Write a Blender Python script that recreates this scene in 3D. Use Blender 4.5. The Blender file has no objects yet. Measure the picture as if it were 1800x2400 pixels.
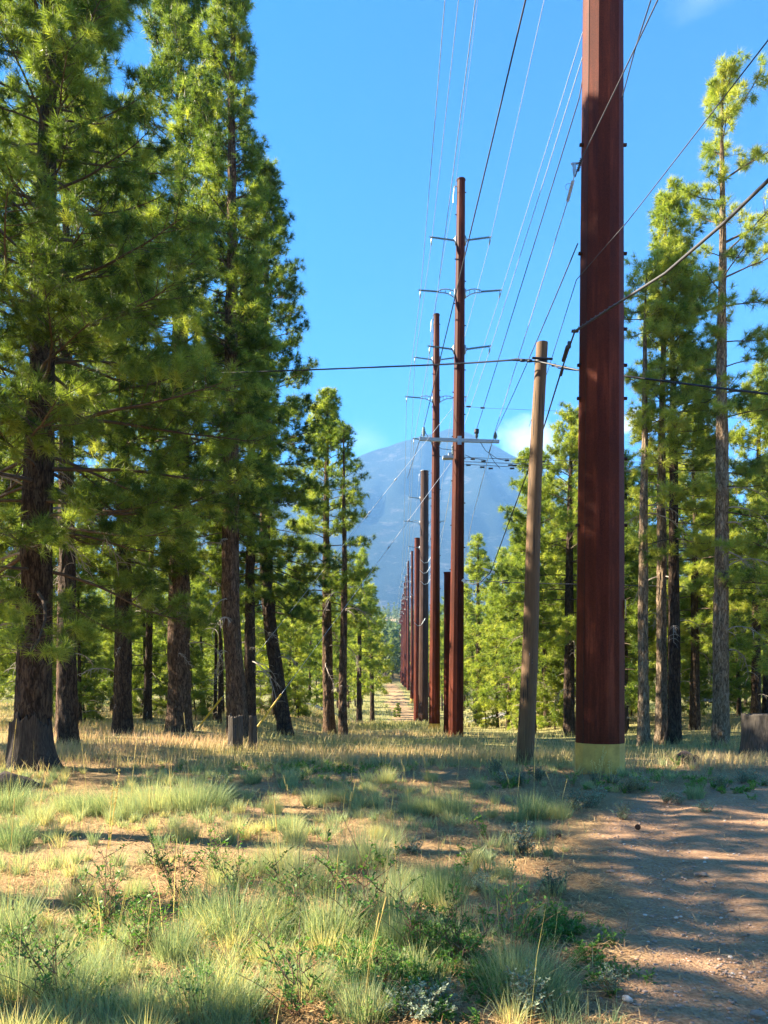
import bpy, math, numpy as np
from mathutils import Vector, Matrix

# ------------------------------------------------------------------ camera, sky, sun
F = 1733.0; HC = 1.6; CX = 900.0; HY = 1590.0
scene = bpy.context.scene
COL = scene.collection
cam_d = bpy.data.cameras.new("camera"); cam = bpy.data.objects.new("camera", cam_d); COL.objects.link(cam)
scene.camera = cam
cam.location = (0, 0, HC); cam.rotation_euler = (math.pi/2, 0, 0)
cam_d.sensor_width = 36; cam_d.lens = F/2400*36; cam_d.shift_y = (HY-1200)/2400
cam_d.clip_start = 0.05; cam_d.clip_end = 20000
SUN_EL, SUN_AZ = 35.0, -80.0          # azimuth clockwise from +Y (view direction)
w = bpy.data.worlds.new("World"); scene.world = w; w.use_nodes = True
wn, wl = w.node_tree.nodes, w.node_tree.links
bg = wn['Background']; bg.inputs[1].default_value = 0.055
sky = wn.new('ShaderNodeTexSky'); sky.sky_type = 'NISHITA'; sky.sun_disc = False
sky.sun_elevation = math.radians(SUN_EL); sky.sun_rotation = math.radians(SUN_AZ % 360)
sky.altitude = 2100; sky.air_density = 1.0; sky.dust_density = 0.3; sky.ozone_density = 4.0
def wmath(op, a, b=None, c=None):
    n = wn.new('ShaderNodeMath'); n.operation = op
    for i, x in enumerate((a, b, c)):
        if x is None: continue
        if isinstance(x, (int, float)): n.inputs[i].default_value = x
        else: wl.new(x, n.inputs[i])
    return n.outputs[0]
tc = wn.new('ShaderNodeTexCoord')
hs = wn.new('ShaderNodeHueSaturation'); hs.inputs['Saturation'].default_value = 1.38; hs.inputs['Hue'].default_value = 0.5
wl.new(sky.outputs[0], hs.inputs['Color'])
def cloud_mask(px, py, r, seed, thr, sy=1.0):
    v = Vector(((px-CX)/F, 1, (HY-py)/F)).normalized()
    s = wn.new('ShaderNodeVectorMath'); s.operation = 'SUBTRACT'; wl.new(tc.outputs['Generated'], s.inputs[0]); s.inputs[1].default_value = v
    m = wn.new('ShaderNodeVectorMath'); m.operation = 'MULTIPLY'; wl.new(s.outputs[0], m.inputs[0]); m.inputs[1].default_value = (1, 1, sy)
    l = wn.new('ShaderNodeVectorMath'); l.operation = 'LENGTH'; wl.new(m.outputs[0], l.inputs[0])
    fall = wmath('SUBTRACT', 1.0, wmath('DIVIDE', l.outputs['Value'], r))
    nz = wn.new('ShaderNodeTexNoise'); nz.noise_dimensions = '4D'; nz.inputs['W'].default_value = seed
    nz.inputs['Scale'].default_value = 1.6/r; nz.inputs['Detail'].default_value = 8; nz.inputs['Roughness'].default_value = .55
    mm = wn.new('ShaderNodeVectorMath'); mm.operation = 'MULTIPLY'; wl.new(tc.outputs['Generated'], mm.inputs[0]); mm.inputs[1].default_value = (1, 1, sy)
    wl.new(mm.outputs[0], nz.inputs['Vector'])
    t = wmath('ADD', wmath('MULTIPLY', fall, 0.9), wmath('SUBTRACT', nz.outputs['Fac'], .5))
    c = wmath('MULTIPLY', wmath('SUBTRACT', t, thr[0]), thr[1]); cl = wn.new('ShaderNodeClamp'); wl.new(c, cl.inputs[0])
    return wmath('MULTIPLY', cl.outputs[0], thr[2])
last = hs.outputs['Color']
for args in ((1250, 1040, .062, 3.0, (.24, 2.2, .5), 1.2), (845, 1035, .06, 7.0, (.2, 1.0, .16), 2.0), (1500, 990, .035, 11.0, (.2, 2.5, .7), 1.6), (1640, 0, .06, 5.0, (.35, .8, .12), 3.0)):
    mx = wn.new('ShaderNodeMix'); mx.data_type = 'RGBA'
    wl.new(cloud_mask(*args), mx.inputs[0]); wl.new(last, mx.inputs[6]); mx.inputs[7].default_value = (8.2, 8.3, 8.8, 1)
    last = mx.outputs[2]
wl.new(last, bg.inputs[0])
sl = bpy.data.lights.new("sun", 'SUN'); sl.energy = 5.0; sl.angle = math.radians(.5); sl.color = (1.0, .86, .66)
so = bpy.data.objects.new("sun", sl); COL.objects.link(so)
sd = Vector((math.sin(math.radians(SUN_AZ))*math.cos(math.radians(SUN_EL)), math.cos(math.radians(SUN_AZ))*math.cos(math.radians(SUN_EL)), math.sin(math.radians(SUN_EL))))
so.rotation_euler = sd.to_track_quat('Z', 'Y').to_euler(); so.location = sd*60
vs = scene.view_settings; vs.view_transform = 'Standard'; vs.look = 'None'; vs.exposure = 2.8; vs.gamma = 1
scene.cycles.use_denoising = True
scene.cycles.max_bounces = 6; scene.cycles.diffuse_bounces = 3; scene.cycles.transmission_bounces = 4; scene.cycles.volume_bounces = 0
HAZE = True

# ------------------------------------------------------------------ helpers
def P(px, py, d):
    return np.array(((px-CX)/F*d, d, HC+(HY-py)/F*d))
def X(px, d): return (px-CX)/F*d
def hsh(ix, iy, seed):
    n = (ix.astype(np.int64)*374761393 + iy.astype(np.int64)*668265263 + seed*1442695041) & 0xffffffff
    n = ((n ^ (n >> 13))*1274126177) & 0xffffffff
    n = n ^ (n >> 16)
    return (n & 0xffff)/65535.0
def vn(x, y, seed=0):
    x = np.asarray(x, float); y = np.asarray(y, float)
    ix = np.floor(x); iy = np.floor(y); fx = x-ix; fy = y-iy
    fx = fx*fx*(3-2*fx); fy = fy*fy*(3-2*fy)
    a = hsh(ix, iy, seed); b = hsh(ix+1, iy, seed); c = hsh(ix, iy+1, seed); d = hsh(ix+1, iy+1, seed)
    return (a*(1-fx)+b*fx)*(1-fy)+(c*(1-fx)+d*fx)*fy
def fbm(x, y, seed=0, o=4, r=.5):
    s = 0; a = 1; t = 0
    for k in range(o):
        s = s+a*vn(x*2**k+k*17.3, y*2**k-k*9.1, seed+k); t += a; a *= r
    return s/t
def sst(a, b, x):
    t = np.clip((np.asarray(x, float)-a)/(b-a), 0, 1); return t*t*(3-2*t)
def nrm(v): return v/np.maximum(np.linalg.norm(v, axis=-1, keepdims=True), 1e-9)

class MB:
    def __init__(s): s.v = []; s.f = []; s.m = []; s.t = []; s.n = 0
    def add(s, v, f, mat=0, tint=0.5):
        v = np.asarray(v, float).reshape(-1, 3); f = np.asarray(f, np.int64)
        s.v.append(v); s.f.append(f+s.n); s.m.append(mat)
        s.t.append(np.broadcast_to(np.asarray(tint, float), (len(v),))); s.n += len(v)
    def mesh(s, name, mats, smooth=True):
        me = bpy.data.meshes.new(name)
        v = np.concatenate(s.v); me.vertices.add(len(v)); me.vertices.foreach_set('co', v.astype(np.float32).ravel())
        loops = np.concatenate([f.ravel() for f in s.f]); tot = np.concatenate([np.full(len(f), f.shape[1]) for f in s.f])
        mi = np.concatenate([np.full(len(f), m) for f, m in zip(s.f, s.m)])
        me.loops.add(len(loops)); me.loops.foreach_set('vertex_index', loops.astype(np.int32))
        me.polygons.add(len(tot)); me.polygons.foreach_set('loop_start', (np.cumsum(tot)-tot).astype(np.int32))
        me.polygons.foreach_set('loop_total', tot.astype(np.int32)); me.polygons.foreach_set('material_index', mi.astype(np.int32))
        me.polygons.foreach_set('use_smooth', np.full(len(tot), bool(smooth)))
        at = me.attributes.new('tint', 'FLOAT', 'POINT'); at.data.foreach_set('value', np.concatenate(s.t).astype(np.float32))
        for m in mats: me.materials.append(m)
        me.update(calc_edges=True); return me
    def obj(s, name, mats, parent=None, smooth=True):
        return link(name, s.mesh(name, mats if isinstance(mats, (list, tuple)) else [mats], smooth), parent)
    def tube(s, pts, rad, sides=6, mat=0, tint=.5, cap=True, twist=0.0):
        pts = np.asarray(pts, float); n = len(pts); rad = np.broadcast_to(np.asarray(rad, float), (n,))
        d = nrm(np.gradient(pts, axis=0)); ref = np.array((0, 0, 1.)) if abs(d[:, 2]).mean() < .8 else np.array((1., 0, 0))
        a = nrm(np.cross(d, ref)); b = np.cross(d, a)
        th = np.arange(sides)/sides*2*math.pi+twist
        ring = pts[:, None]+rad[:, None, None]*(np.cos(th)[None, :, None]*a[:, None]+np.sin(th)[None, :, None]*b[:, None])
        i = np.arange(n-1)[:, None]*sides; j = np.arange(sides)[None]; k = (j+1) % sides
        f = np.stack([i+j, i+k, i+sides+k, i+sides+j], -1).reshape(-1, 4)
        s.add(ring.reshape(-1, 3), f, mat, tint)
        if cap:
            for e, rr in ((0, ring[0]), (1, ring[-1])):
                ff = np.arange(sides)[None]; s.add(rr, ff if e else ff[:, ::-1], mat, tint)
    def box(s, c, size, rot=None, mat=0, tint=.5, bev=0.0):
        c = np.asarray(c, float); h = np.asarray(size, float)/2
        v = np.array([(x, y, z) for x in (-1, 1) for y in (-1, 1) for z in (-1, 1)])*h
        if rot is not None: v = v@np.array(rot).T
        s.add(v+c, [(0, 1, 3, 2), (4, 6, 7, 5), (0, 4, 5, 1), (2, 3, 7, 6), (0, 2, 6, 4), (1, 5, 7, 3)], mat, tint)
    def rock(s, c, r, seed, mat=0, tint=.5, flat=.7, n=8, m=6, rough=.5):
        th = np.arange(n)/n*2*math.pi; ph = (np.arange(1, m)/m)*math.pi
        T, Q = np.meshgrid(th, ph); d = np.stack([np.sin(Q)*np.cos(T), np.sin(Q)*np.sin(T), np.cos(Q)*flat], -1)
        rr = 1-rough/2+rough*vn(d[..., 0]*1.7+seed, d[..., 1]*1.7+d[..., 2]*2.3+seed*3, seed)
        v = d*rr[..., None]*np.asarray(r); v = np.concatenate([v.reshape(-1, 3), [[0, 0, flat*np.max(r)*.7], [0, 0, -flat*np.max(r)*.7]]])
        f = [(i*n+j, (i+1)*n+j, (i+1)*n+(j+1) % n, i*n+(j+1) % n) for i in range(m-2) for j in range(n)]
        s.add(v+np.asarray(c), f, mat, tint); k = s.n-len(v)
        t = [(j, (j+1) % n, len(v)-2) for j in range(n)]+[((m-2)*n+(j+1) % n, (m-2)*n+j, len(v)-1) for j in range(n)]
        s.f.append(np.array(t)+k); s.m.append(mat)

def link(name, me, parent=None, loc=None, rz=0.0):
    o = bpy.data.objects.new(name, me); COL.objects.link(o)
    if parent is not None: o.parent = parent
    if loc is not None: o.location = [float(q) for q in loc]
    o.rotation_euler[2] = rz
    return o
def tag(o, label=None, cat=None, group=None, kind=None):
    if label: o['label'] = label
    if cat: o['category'] = cat
    if group: o['group'] = group
    if kind: o['kind'] = kind
    return o
def thing(name, label, cat, loc=(0, 0, 0), group=None, rz=0.0):
    return tag(link(name, None, None, loc, rz), label, cat, group)
def copy_tree(root, kids, loc, rz=0.0, sc=1.0, label=None, group=None, rx=0.0, ry=0.0):
    r = root.copy(); COL.objects.link(r); r.location = [float(q) for q in loc]; r.rotation_euler = (rx, ry, rz)
    r.scale = (sc, sc, sc) if isinstance(sc, (int, float)) else sc
    if label: r['label'] = label
    if group: r['group'] = group
    for k in kids:
        c = k.copy(); COL.objects.link(c); c.parent = r
    return r

# ------------------------------------------------------------------ materials
def mat(name):
    m = bpy.data.materials.new(name); m.use_nodes = True; return m, m.node_tree.nodes, m.node_tree.links, m.node_tree.nodes['Principled BSDF']
def ramp(n, l, fac, stops):
    r = n.new('ShaderNodeValToRGB'); cr = r.color_ramp
    while len(cr.elements) < len(stops): cr.elements.new(.5)
    for e, (p, c) in zip(cr.elements, stops): e.position = p; e.color = (*c, 1)
    if fac is not None: l.new(fac, r.inputs[0])
    return r.outputs[0]
def noise(n, l, scale, detail=5, rough=.6, vec=None, dim='3D'):
    t = n.new('ShaderNodeTexNoise'); t.inputs['Scale'].default_value = scale; t.inputs['Detail'].default_value = detail; t.inputs['Roughness'].default_value = rough
    if vec is not None: l.new(vec, t.inputs['Vector'])
    return t.outputs['Fac']
def coords(n, l, sc=(1, 1, 1), kind='Object'):
    t = n.new('ShaderNodeTexCoord'); m = n.new('ShaderNodeMapping'); m.inputs['Scale'].default_value = sc; l.new(t.outputs[kind], m.inputs[0]); return m.outputs[0]
def mix(n, l, f, a, b, mode='MIX'):
    x = n.new('ShaderNodeMix'); x.data_type = 'RGBA'; x.blend_type = mode
    for i, q in ((0, f), (6, a), (7, b)):
        if isinstance(q, (int, float)): x.inputs[i].default_value = q
        elif isinstance(q, tuple): x.inputs[i].default_value = (*q, 1)
        else: l.new(q, x.inputs[i])
    return x.outputs[2]
def bump(n, l, h, s, d, bs):
    b = n.new('ShaderNodeBump'); b.inputs['Strength'].default_value = s; b.inputs['Distance'].default_value = d; l.new(h, b.inputs['Height']); l.new(b.outputs[0], bs.inputs['Normal'])
def attr(n, name='tint'):
    a = n.new('ShaderNodeAttribute'); a.attribute_name = name; return a.outputs['Fac']
def leafmat(name, stops, trans, tcol, rough=.55, rnd=.25, spec=.25):
    m, n, l, b = mat(name)
    oi = n.new('ShaderNodeObjectInfo')
    a = n.new('ShaderNodeMath'); a.operation = 'MULTIPLY_ADD'; l.new(oi.outputs['Random'], a.inputs[0]); a.inputs[1].default_value = rnd; a.inputs[2].default_value = -rnd/2
    s = n.new('ShaderNodeMath'); s.operation = 'ADD'; s.use_clamp = True; l.new(attr(n), s.inputs[0]); l.new(a.outputs[0], s.inputs[1])
    c = ramp(n, l, s.outputs[0], stops); l.new(c, b.inputs['Base Color']); b.inputs['Roughness'].default_value = rough
    b.inputs['Specular IOR Level'].default_value = spec
    t = n.new('ShaderNodeBsdfTranslucent'); l.new(mix(n, l, 1.0, c, tcol, 'MULTIPLY'), t.inputs[0])
    x = n.new('ShaderNodeMixShader'); x.inputs[0].default_value = trans; l.new(b.outputs[0], x.inputs[1]); l.new(t.outputs[0], x.inputs[2])
    l.new(x.outputs[0], n['Material Output'].inputs[0]); return m
M = {}
M['needle'] = leafmat('pine_needles', [(0, (.03, .065, .018)), (.35, (.10, .155, .03)), (.7, (.25, .32, .06)), (1, (.40, .42, .09))], .48, (1.5, 1.5, .7), .45, .35)
M['far_needle'] = leafmat('far_needles', [(0, (.05, .09, .03)), (.6, (.12, .16, .04)), (1, (.2, .22, .05))], .3, (1.4, 1.4, .7))
M['grass'] = leafmat('bunch_grass', [(0, (.13, .21, .10)), (.3, (.29, .37, .21)), (.6, (.44, .49, .25)), (1, (.66, .55, .23))], .4, (1.3, 1.25, .8), .55, .3)
M['dry'] = leafmat('dry_grass', [(0, (.17, .24, .09)), (.4, (.36, .36, .16)), (.7, (.48, .40, .20)), (1, (.58, .42, .27))], .35, (1.2, 1.1, .8), .7, 0)
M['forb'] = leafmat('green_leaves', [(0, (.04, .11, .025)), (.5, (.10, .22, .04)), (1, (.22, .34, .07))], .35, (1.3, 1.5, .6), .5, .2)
M['sage'] = leafmat('sage_leaves', [(0, (.13, .18, .12)), (.5, (.26, .32, .22)), (1, (.42, .48, .33))], .25, (1.1, 1.2, .8), .7, .3)
M['litter'] = leafmat('litter', [(0, (.16, .085, .04)), (.5, (.36, .21, .09)), (1, (.62, .43, .20))], .1, (1, 1, 1), .7, 0)
def bark(name, dark, mid, lite, sc=1.0, bs=1.0):
    m, n, l, b = mat(name)
    v = coords(n, l, (5*sc, 5*sc, 1.1*sc)); n1 = noise(n, l, 2.6, 7, .72, v); vo = n.new('ShaderNodeTexVoronoi'); vo.feature = 'DISTANCE_TO_EDGE'; vo.inputs['Scale'].default_value = 3.2
    nz = n.new('ShaderNodeTexNoise'); nz.inputs['Scale'].default_value = 3; nz.inputs['Detail'].default_value = 6; l.new(v, nz.inputs['Vector']); l.new(mix(n, l, .8, v, nz.outputs['Color'], 'ADD'), vo.inputs['Vector'])
    r = n.new('ShaderNodeMapRange'); l.new(vo.outputs['Distance'], r.inputs[0]); r.inputs[2].default_value = .16; r.inputs[4].default_value = .38
    q = n.new('ShaderNodeMapRange'); l.new(n1, q.inputs[0]); q.inputs[1].default_value = .3; q.inputs[2].default_value = .72; q.inputs[4].default_value = .62
    h = n.new('ShaderNodeMath'); h.operation = 'ADD'; l.new(q.outputs[0], h.inputs[0]); l.new(r.outputs[0], h.inputs[1])
    l.new(ramp(n, l, h.outputs[0], [(.08, dark), (.5, mid), (.95, lite)]), b.inputs['Base Color']); b.inputs['Roughness'].default_value = .9
    b.inputs['Specular IOR Level'].default_value = .15
    bump(n, l, h.outputs[0], bs, .05, b); return m
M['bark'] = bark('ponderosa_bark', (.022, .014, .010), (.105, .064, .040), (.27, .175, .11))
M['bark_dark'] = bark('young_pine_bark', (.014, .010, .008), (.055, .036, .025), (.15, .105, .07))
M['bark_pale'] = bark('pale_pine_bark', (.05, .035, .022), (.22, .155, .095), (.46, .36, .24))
def simple(name, col, rough=.6, metal=0.0, nsc=8.0, var=.35, bs=.15, bd=.01, sc=(1, 1, 1), spec=.4):
    m, n, l, b = mat(name); f = noise(n, l, nsc, 6, .65, coords(n, l, sc))
    lo = tuple(c*(1-var) for c in col); hi = tuple(min(1, c*(1+var)) for c in col)
    l.new(ramp(n, l, f, [(.3, lo), (.7, hi)]), b.inputs['Base Color']); b.inputs['Roughness'].default_value = rough; b.inputs['Metallic'].default_value = metal
    b.inputs['Specular IOR Level'].default_value = spec
    if bs: bump(n, l, f, bs, bd, b)
    return m
M['limb'] = simple('limb_bark', (.11, .08, .06), .9, nsc=12, spec=.1)
M['stemw'] = simple('brown_stem', (.20, .12, .08), .9, nsc=12, spec=.1)
M['deadwood'] = simple('dead_twig', (.34, .29, .24), .85, nsc=10, spec=.1)
M['greywood'] = simple('weathered_wood', (.085, .074, .062), .9, nsc=6, var=.6, bs=.8, bd=.03, sc=(9, 9, .7), spec=.1)
M['scarwood'] = simple('barkless_wood', (.06, .05, .042), .9, nsc=6, var=.6, bs=.8, bd=.03, sc=(9, 9, .7), spec=.1)
M['darkwood'] = simple('charred_wood', (.035, .025, .022), .9, nsc=9, var=.6, bs=.8, bd=.03)
M['insul'] = simple('insulator_grey', (.13, .18, .19), .45, nsc=5, var=.2, bs=0)
M['galv'] = simple('galvanised_steel', (.36, .40, .42), .45, .6, 9, .2, 0)
M['xarm'] = simple('fibreglass_arm', (.42, .46, .50), .5, 0, 3, .12, 0)
M['wire'] = simple('aluminium_wire', (.50, .53, .57), .5, .4, 3, .1, 0)
M['wire_dark'] = simple('black_cable', (.02, .022, .028), .5, 0, 3, .2, 0)
M['wire_mid'] = simple('grey_cable', (.055, .055, .06), .6, 0, 3, .2, 0)
M['yellow'] = simple('yellow_plastic', (.72, .44, .03), .45, 0, 3, .15, 0)
M['tagm'] = simple('tag_metal', (.65, .66, .66), .4, .2, 30, .2, 0)
M['plate'] = simple('number_strip', (.62, .48, .33), .6, 0, 20, .2, 0)
M['stone'] = simple('stone', (.33, .24, .19), .9, nsc=14, var=.4, bs=.5, bd=.01)
M['palestone'] = simple('pale_stone', (.58, .52, .45), .85, nsc=14, var=.25, bs=.4, bd=.01)
M['cone'] = simple('cone_scale', (.07, .04, .028), .9, nsc=40, var=.6, bs=.8, bd=.01)
M['cloth'] = simple('dark_cloth', (.03, .035, .06), .9, nsc=20, var=.3, bs=.2)
M['skin'] = simple('skin', (.42, .25, .18), .6, nsc=5, var=.1, bs=0)
M['hair'] = simple('dark_hair', (.03, .02, .015), .7, nsc=30, var=.3, bs=.2)
M['carpaint'] = simple('dark_blue_paint', (.02, .03, .06), .25, .3, 2, .1, 0, spec=.6)
M['glass'] = simple('car_glass', (.03, .04, .05), .08, 0, 2, .1, 0, spec=.7)
M['rubber'] = simple('rubber', (.02, .02, .02), .85, nsc=10, var=.2, bs=.1)
M['lampglass'] = simple('lamp_glass', (.55, .12, .08), .2, 0, 3, .1, 0)
# weathering steel: rust-red with streaks, blotches and paler worn patches
def rust(name, base, dk, lt, stre=1.0):
    m, n, l, b = mat(name)
    s1 = noise(n, l, 2.2, 8, .7, coords(n, l, (3.5, 3.5, .25))); s2 = noise(n, l, 1.1, 6, .6, coords(n, l, (1, 1, .6))); s3 = noise(n, l, 60, 3, .6, coords(n, l))
    c = ramp(n, l, s1, [(.38, dk), (.5, base), (.62, lt)])
    c = mix(n, l, ramp(n, l, s2, [(.35, (0, 0, 0)), (.65, (1, 1, 1))]), c, tuple(q*.45 for q in base)); c = mix(n, l, .25, c, ramp(n, l, s3, [(.35, dk), (.65, lt)]))
    oi = n.new('ShaderNodeObjectInfo'); mr = n.new('ShaderNodeMapRange'); l.new(oi.outputs['Random'], mr.inputs[0]); mr.inputs[3].default_value = .62; mr.inputs[4].default_value = 1.1
    vm = n.new('ShaderNodeVectorMath'); vm.operation = 'SCALE'; l.new(c, vm.inputs[0]); l.new(mr.outputs[0], vm.inputs['Scale']); c = vm.outputs[0]
    l.new(c, b.inputs['Base Color']); b.inputs['Metallic'].default_value = 0
    rr = n.new('ShaderNodeMapRange'); l.new(s1, rr.inputs[0]); rr.inputs[3].default_value = .45; rr.inputs[4].default_value = .75; l.new(rr.outputs[0], b.inputs['Roughness'])
    b.inputs['Specular IOR Level'].default_value = .1; bump(n, l, s3, .25, .004, b); return m
M['rust'] = rust('weathering_steel', (.092, .019, .009), (.030, .007, .004), (.19, .046, .022))
M['rustdark'] = rust('dark_weathered_steel', (.065, .032, .022), (.025, .014, .010), (.13, .07, .048))
M['basecoat'] = simple('yellow_base_coat', (.52, .34, .075), .6, 0, 4, .3, .1, .004)
def splash():      # dried mud thrown up round the foot of the coating
    n, l = M['basecoat'].node_tree.nodes, M['basecoat'].node_tree.links; b = n['Principled BSDF']; src = b.inputs['Base Color'].links[0].from_socket
    t = n.new('ShaderNodeTexCoord'); sp = n.new('ShaderNodeSeparateXYZ'); l.new(t.outputs['Object'], sp.inputs[0]); nz = noise(n, l, 22, 6, .75, t.outputs['Object'])
    a = n.new('ShaderNodeMath'); a.operation = 'MULTIPLY_ADD'; l.new(sp.outputs['Z'], a.inputs[0]); a.inputs[1].default_value = -1.1; l.new(nz, a.inputs[2])
    l.new(mix(n, l, ramp(n, l, a.outputs[0], [(.46, (0, 0, 0)), (.55, (.85, .85, .85))]), src, (.22, .13, .075)), b.inputs['Base Color'])
splash()
# treated timber
def timber():
    m, n, l, b = mat('treated_timber'); g = noise(n, l, 6, 9, .75, coords(n, l, (9, 9, .35))); ck = noise(n, l, 5, 4, .5, coords(n, l, (6, 6, .16))); k = noise(n, l, 1.4, 4, .6, coords(n, l, (1, 1, .8)))
    c = ramp(n, l, g, [(.3, (.05, .026, .010)), (.52, (.165, .09, .034)), (.75, (.30, .18, .07))]); c = mix(n, l, k, c, (.12, .07, .035)); c = mix(n, l, ramp(n, l, ck, [(.36, (1, 1, 1)), (.40, (0, 0, 0))]), c, (.012, .007, .004))
    l.new(c, b.inputs['Base Color']); b.inputs['Roughness'].default_value = .8; bump(n, l, g, .8, .012, b); return m
M['timber'] = timber()
# ground: one shader on every sheet; attributes: road (dirt track), turf (green far grass), pave
def earth():
    m, n, l, b = mat('earth')
    v = coords(n, l)
    big = noise(n, l, .9, 5, .6, v); med = noise(n, l, 5, 6, .65, v); fine = noise(n, l, 38, 5, .7, v); straw = noise(n, l, 30, 5, .75, coords(n, l, (1, 3.5, 1)))
    dirt = ramp(n, l, med, [(.3, (.28, .16, .085)), (.55, (.43, .26, .14)), (.8, (.55, .36, .21))])
    dirt = mix(n, l, .45, dirt, ramp(n, l, fine, [(.36, (.10, .055, .035)), (.5, (.36, .22, .135)), (.66, (.58, .40, .26))]))
    lit = ramp(n, l, straw, [(.3, (.10, .065, .035)), (.5, (.29, .20, .10)), (.72, (.52, .40, .20))])
    lit = mix(n, l, ramp(n, l, big, [(.5, (0, 0, 0)), (.66, (.8, .8, .8))]), lit, dirt)
    turf = ramp(n, l, med, [(.3, (.10, .12, .04)), (.55, (.24, .23, .09)), (.8, (.38, .31, .15))])
    pave = ramp(n, l, med, [(.3, (.15, .15, .155)), (.7, (.22, .22, .225))])
    c = mix(n, l, attr(n, 'turf'), lit, turf); c = mix(n, l, attr(n, 'road'), c, dirt); c = mix(n, l, attr(n, 'pave'), c, pave)
    l.new(c, b.inputs['Base Color']); b.inputs['Roughness'].default_value = .95; b.inputs['Specular IOR Level'].default_value = .1
    a = n.new('ShaderNodeMath'); a.operation = 'ADD'; l.new(med, a.inputs[0]); l.new(fine, a.inputs[1]); bump(n, l, a.outputs[0], .8, .03, b); return m
M['earth'] = earth()

# ------------------------------------------------------------------ terrain
YP = [-400, 0, 13, 30, 40, 66, 95, 110, 130, 217, 260, 330, 420, 800, 1300, 4100]
ZP = [0, 0, 0, -.79, -1.2, -2.3, -2.35, -2.1, -.55, .05, 3.0, 9, 17, 62, 95, 100]
def gz(x, y, fine=True):
    x = np.asarray(x, float); y = np.asarray(y, float)
    base = np.interp(y, YP, ZP)
    side = np.where(x < 2, .22+.78*sst(-7, -1.5, x), .4+.6*(1-sst(6, 13, x)))
    t = sst(60, 110, y); m = side*(1-t)+t
    z = np.where(base < 0, base*m, base)
    z = z+(fbm(x*.25, y*.25, 5, 3)-.5)*.16*sst(2, 9, np.hypot(x, y))
    z = z+(fbm(x*.01, y*.01, 9, 3)-.5)*30*sst(300, 900, y)
    return z
def rocky(x, y, road):
    near = 1-sst(14, 24, y)
    f = (fbm(x*2.1, y*2.1, 21, 4)-.5)*.05*(1-.45*road)+(fbm(x*9, y*9, 33, 3)-.5)*.022
    return f*near
def road_edge(y):   # left edge of the dirt track, x as a function of depth
    return np.interp(y, [-40, 0, 3.4, 4.6, 6.5, 8, 9.6, 10.8, 11.6, 12.2], [-9, .7, 1.15, 1.35, 1.75, 2.2, 3.0, 4.2, 6.0, 11.0])
def road_edge_r(y):
    return np.interp(y, [-40, 0, 4, 7, 9.2, 10.6, 11.4, 12.2], [-4, 5.4, 6, 8, 11, 18, 40, 41])
def roadmask(x, y):
    wob = (fbm(x*1.4, y*1.4, 77, 3)-.5)*.7
    l_ = sst(-.25, .3, x-road_edge(y)+wob); r_ = 1-sst(-.3, .3, x-road_edge_r(y)+wob)
    return np.where(y < 12.6, l_*r_, 0)*(1-sst(11.6, 12.4, y+wob*.5))
def pathx(y): return np.interp(y, [66, 90, 113, 130, 160, 200, 240, 330], [2.2, 2.3, 1.9, 1.7, 1.6, 1.9, 2.6, 5])
def pathmask(x, y):
    wob = (fbm(x*.5, y*.3, 91, 3)-.5)*2.2
    return (1-sst(.9, 1.9, np.abs(x-pathx(y)+wob)))*sst(66, 69, y)*(1-sst(205, 222, y))*.75
def cat(*a): return np.unique(np.concatenate(a).round(4))
gy = cat(np.arange(-400, -40, 40), np.arange(-40, 0, 2), np.arange(0, 16, .085), np.arange(16, 30, .35), np.arange(30, 60, 1), np.arange(60, 64.1, .5), np.arange(65, 135, 1.25), np.arange(135, 300, 5), np.arange(300, 900, 22), np.arange(900, 1701, 60), [2200, 3000, 4100])
gx = cat(np.arange(-9, 9.01, .09), np.arange(9, 40, 1), -np.arange(9, 40, 1), np.arange(40, 200, 10), -np.arange(40, 200, 10), np.arange(200, 3001, 200), -np.arange(200, 3001, 200))
GX, GY = np.meshgrid(gx, gy); RM = roadmask(GX, GY); PM = pathmask(GX, GY)
GZ = gz(GX, GY)+rocky(GX, GY, RM)
rn_ = .6+.8*fbm(GX*2, GY*.7, 55, 3); ruts = (-.026*np.exp(-((GX-road_edge(GY)-.75)/.17)**2)+.012*np.exp(-((GX-road_edge(GY)-1.15)/.14)**2)-.026*np.exp(-((GX-road_edge(GY)-2.4)/.18)**2))*RM*rn_; GZ = GZ+ruts
GZ = GZ-.10*sst(60, 61, GY)*(1-sst(63, 64, GY))*0
turf = sst(13, 22, GY)*.9*(1-.8*sst(210, 260, GY)); green = sst(14, 18, GY)
nX, nY = len(gx), len(gy)
idx = np.arange(nX*nY).reshape(nY, nX)
faces = np.stack([idx[:-1, :-1], idx[:-1, 1:], idx[1:, 1:], idx[1:, :-1]], -1).reshape(-1, 4)
fcx = GX.ravel()[faces].mean(1); fcy = GY.ravel()[faces].mean(1)
rmf = RM.ravel()[faces].mean(1); pmf = PM.ravel()[faces].mean(1)
pave_f = (fcy > 60) & (fcy < 64) & (fcx > -60) & (fcx < 200)
cls = np.where(pave_f, 2, np.where(pmf > .37, 3, np.where(rmf > .5, 1, 0)))
allv = np.stack([GX.ravel(), GY.ravel(), GZ.ravel()], -1)
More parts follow.
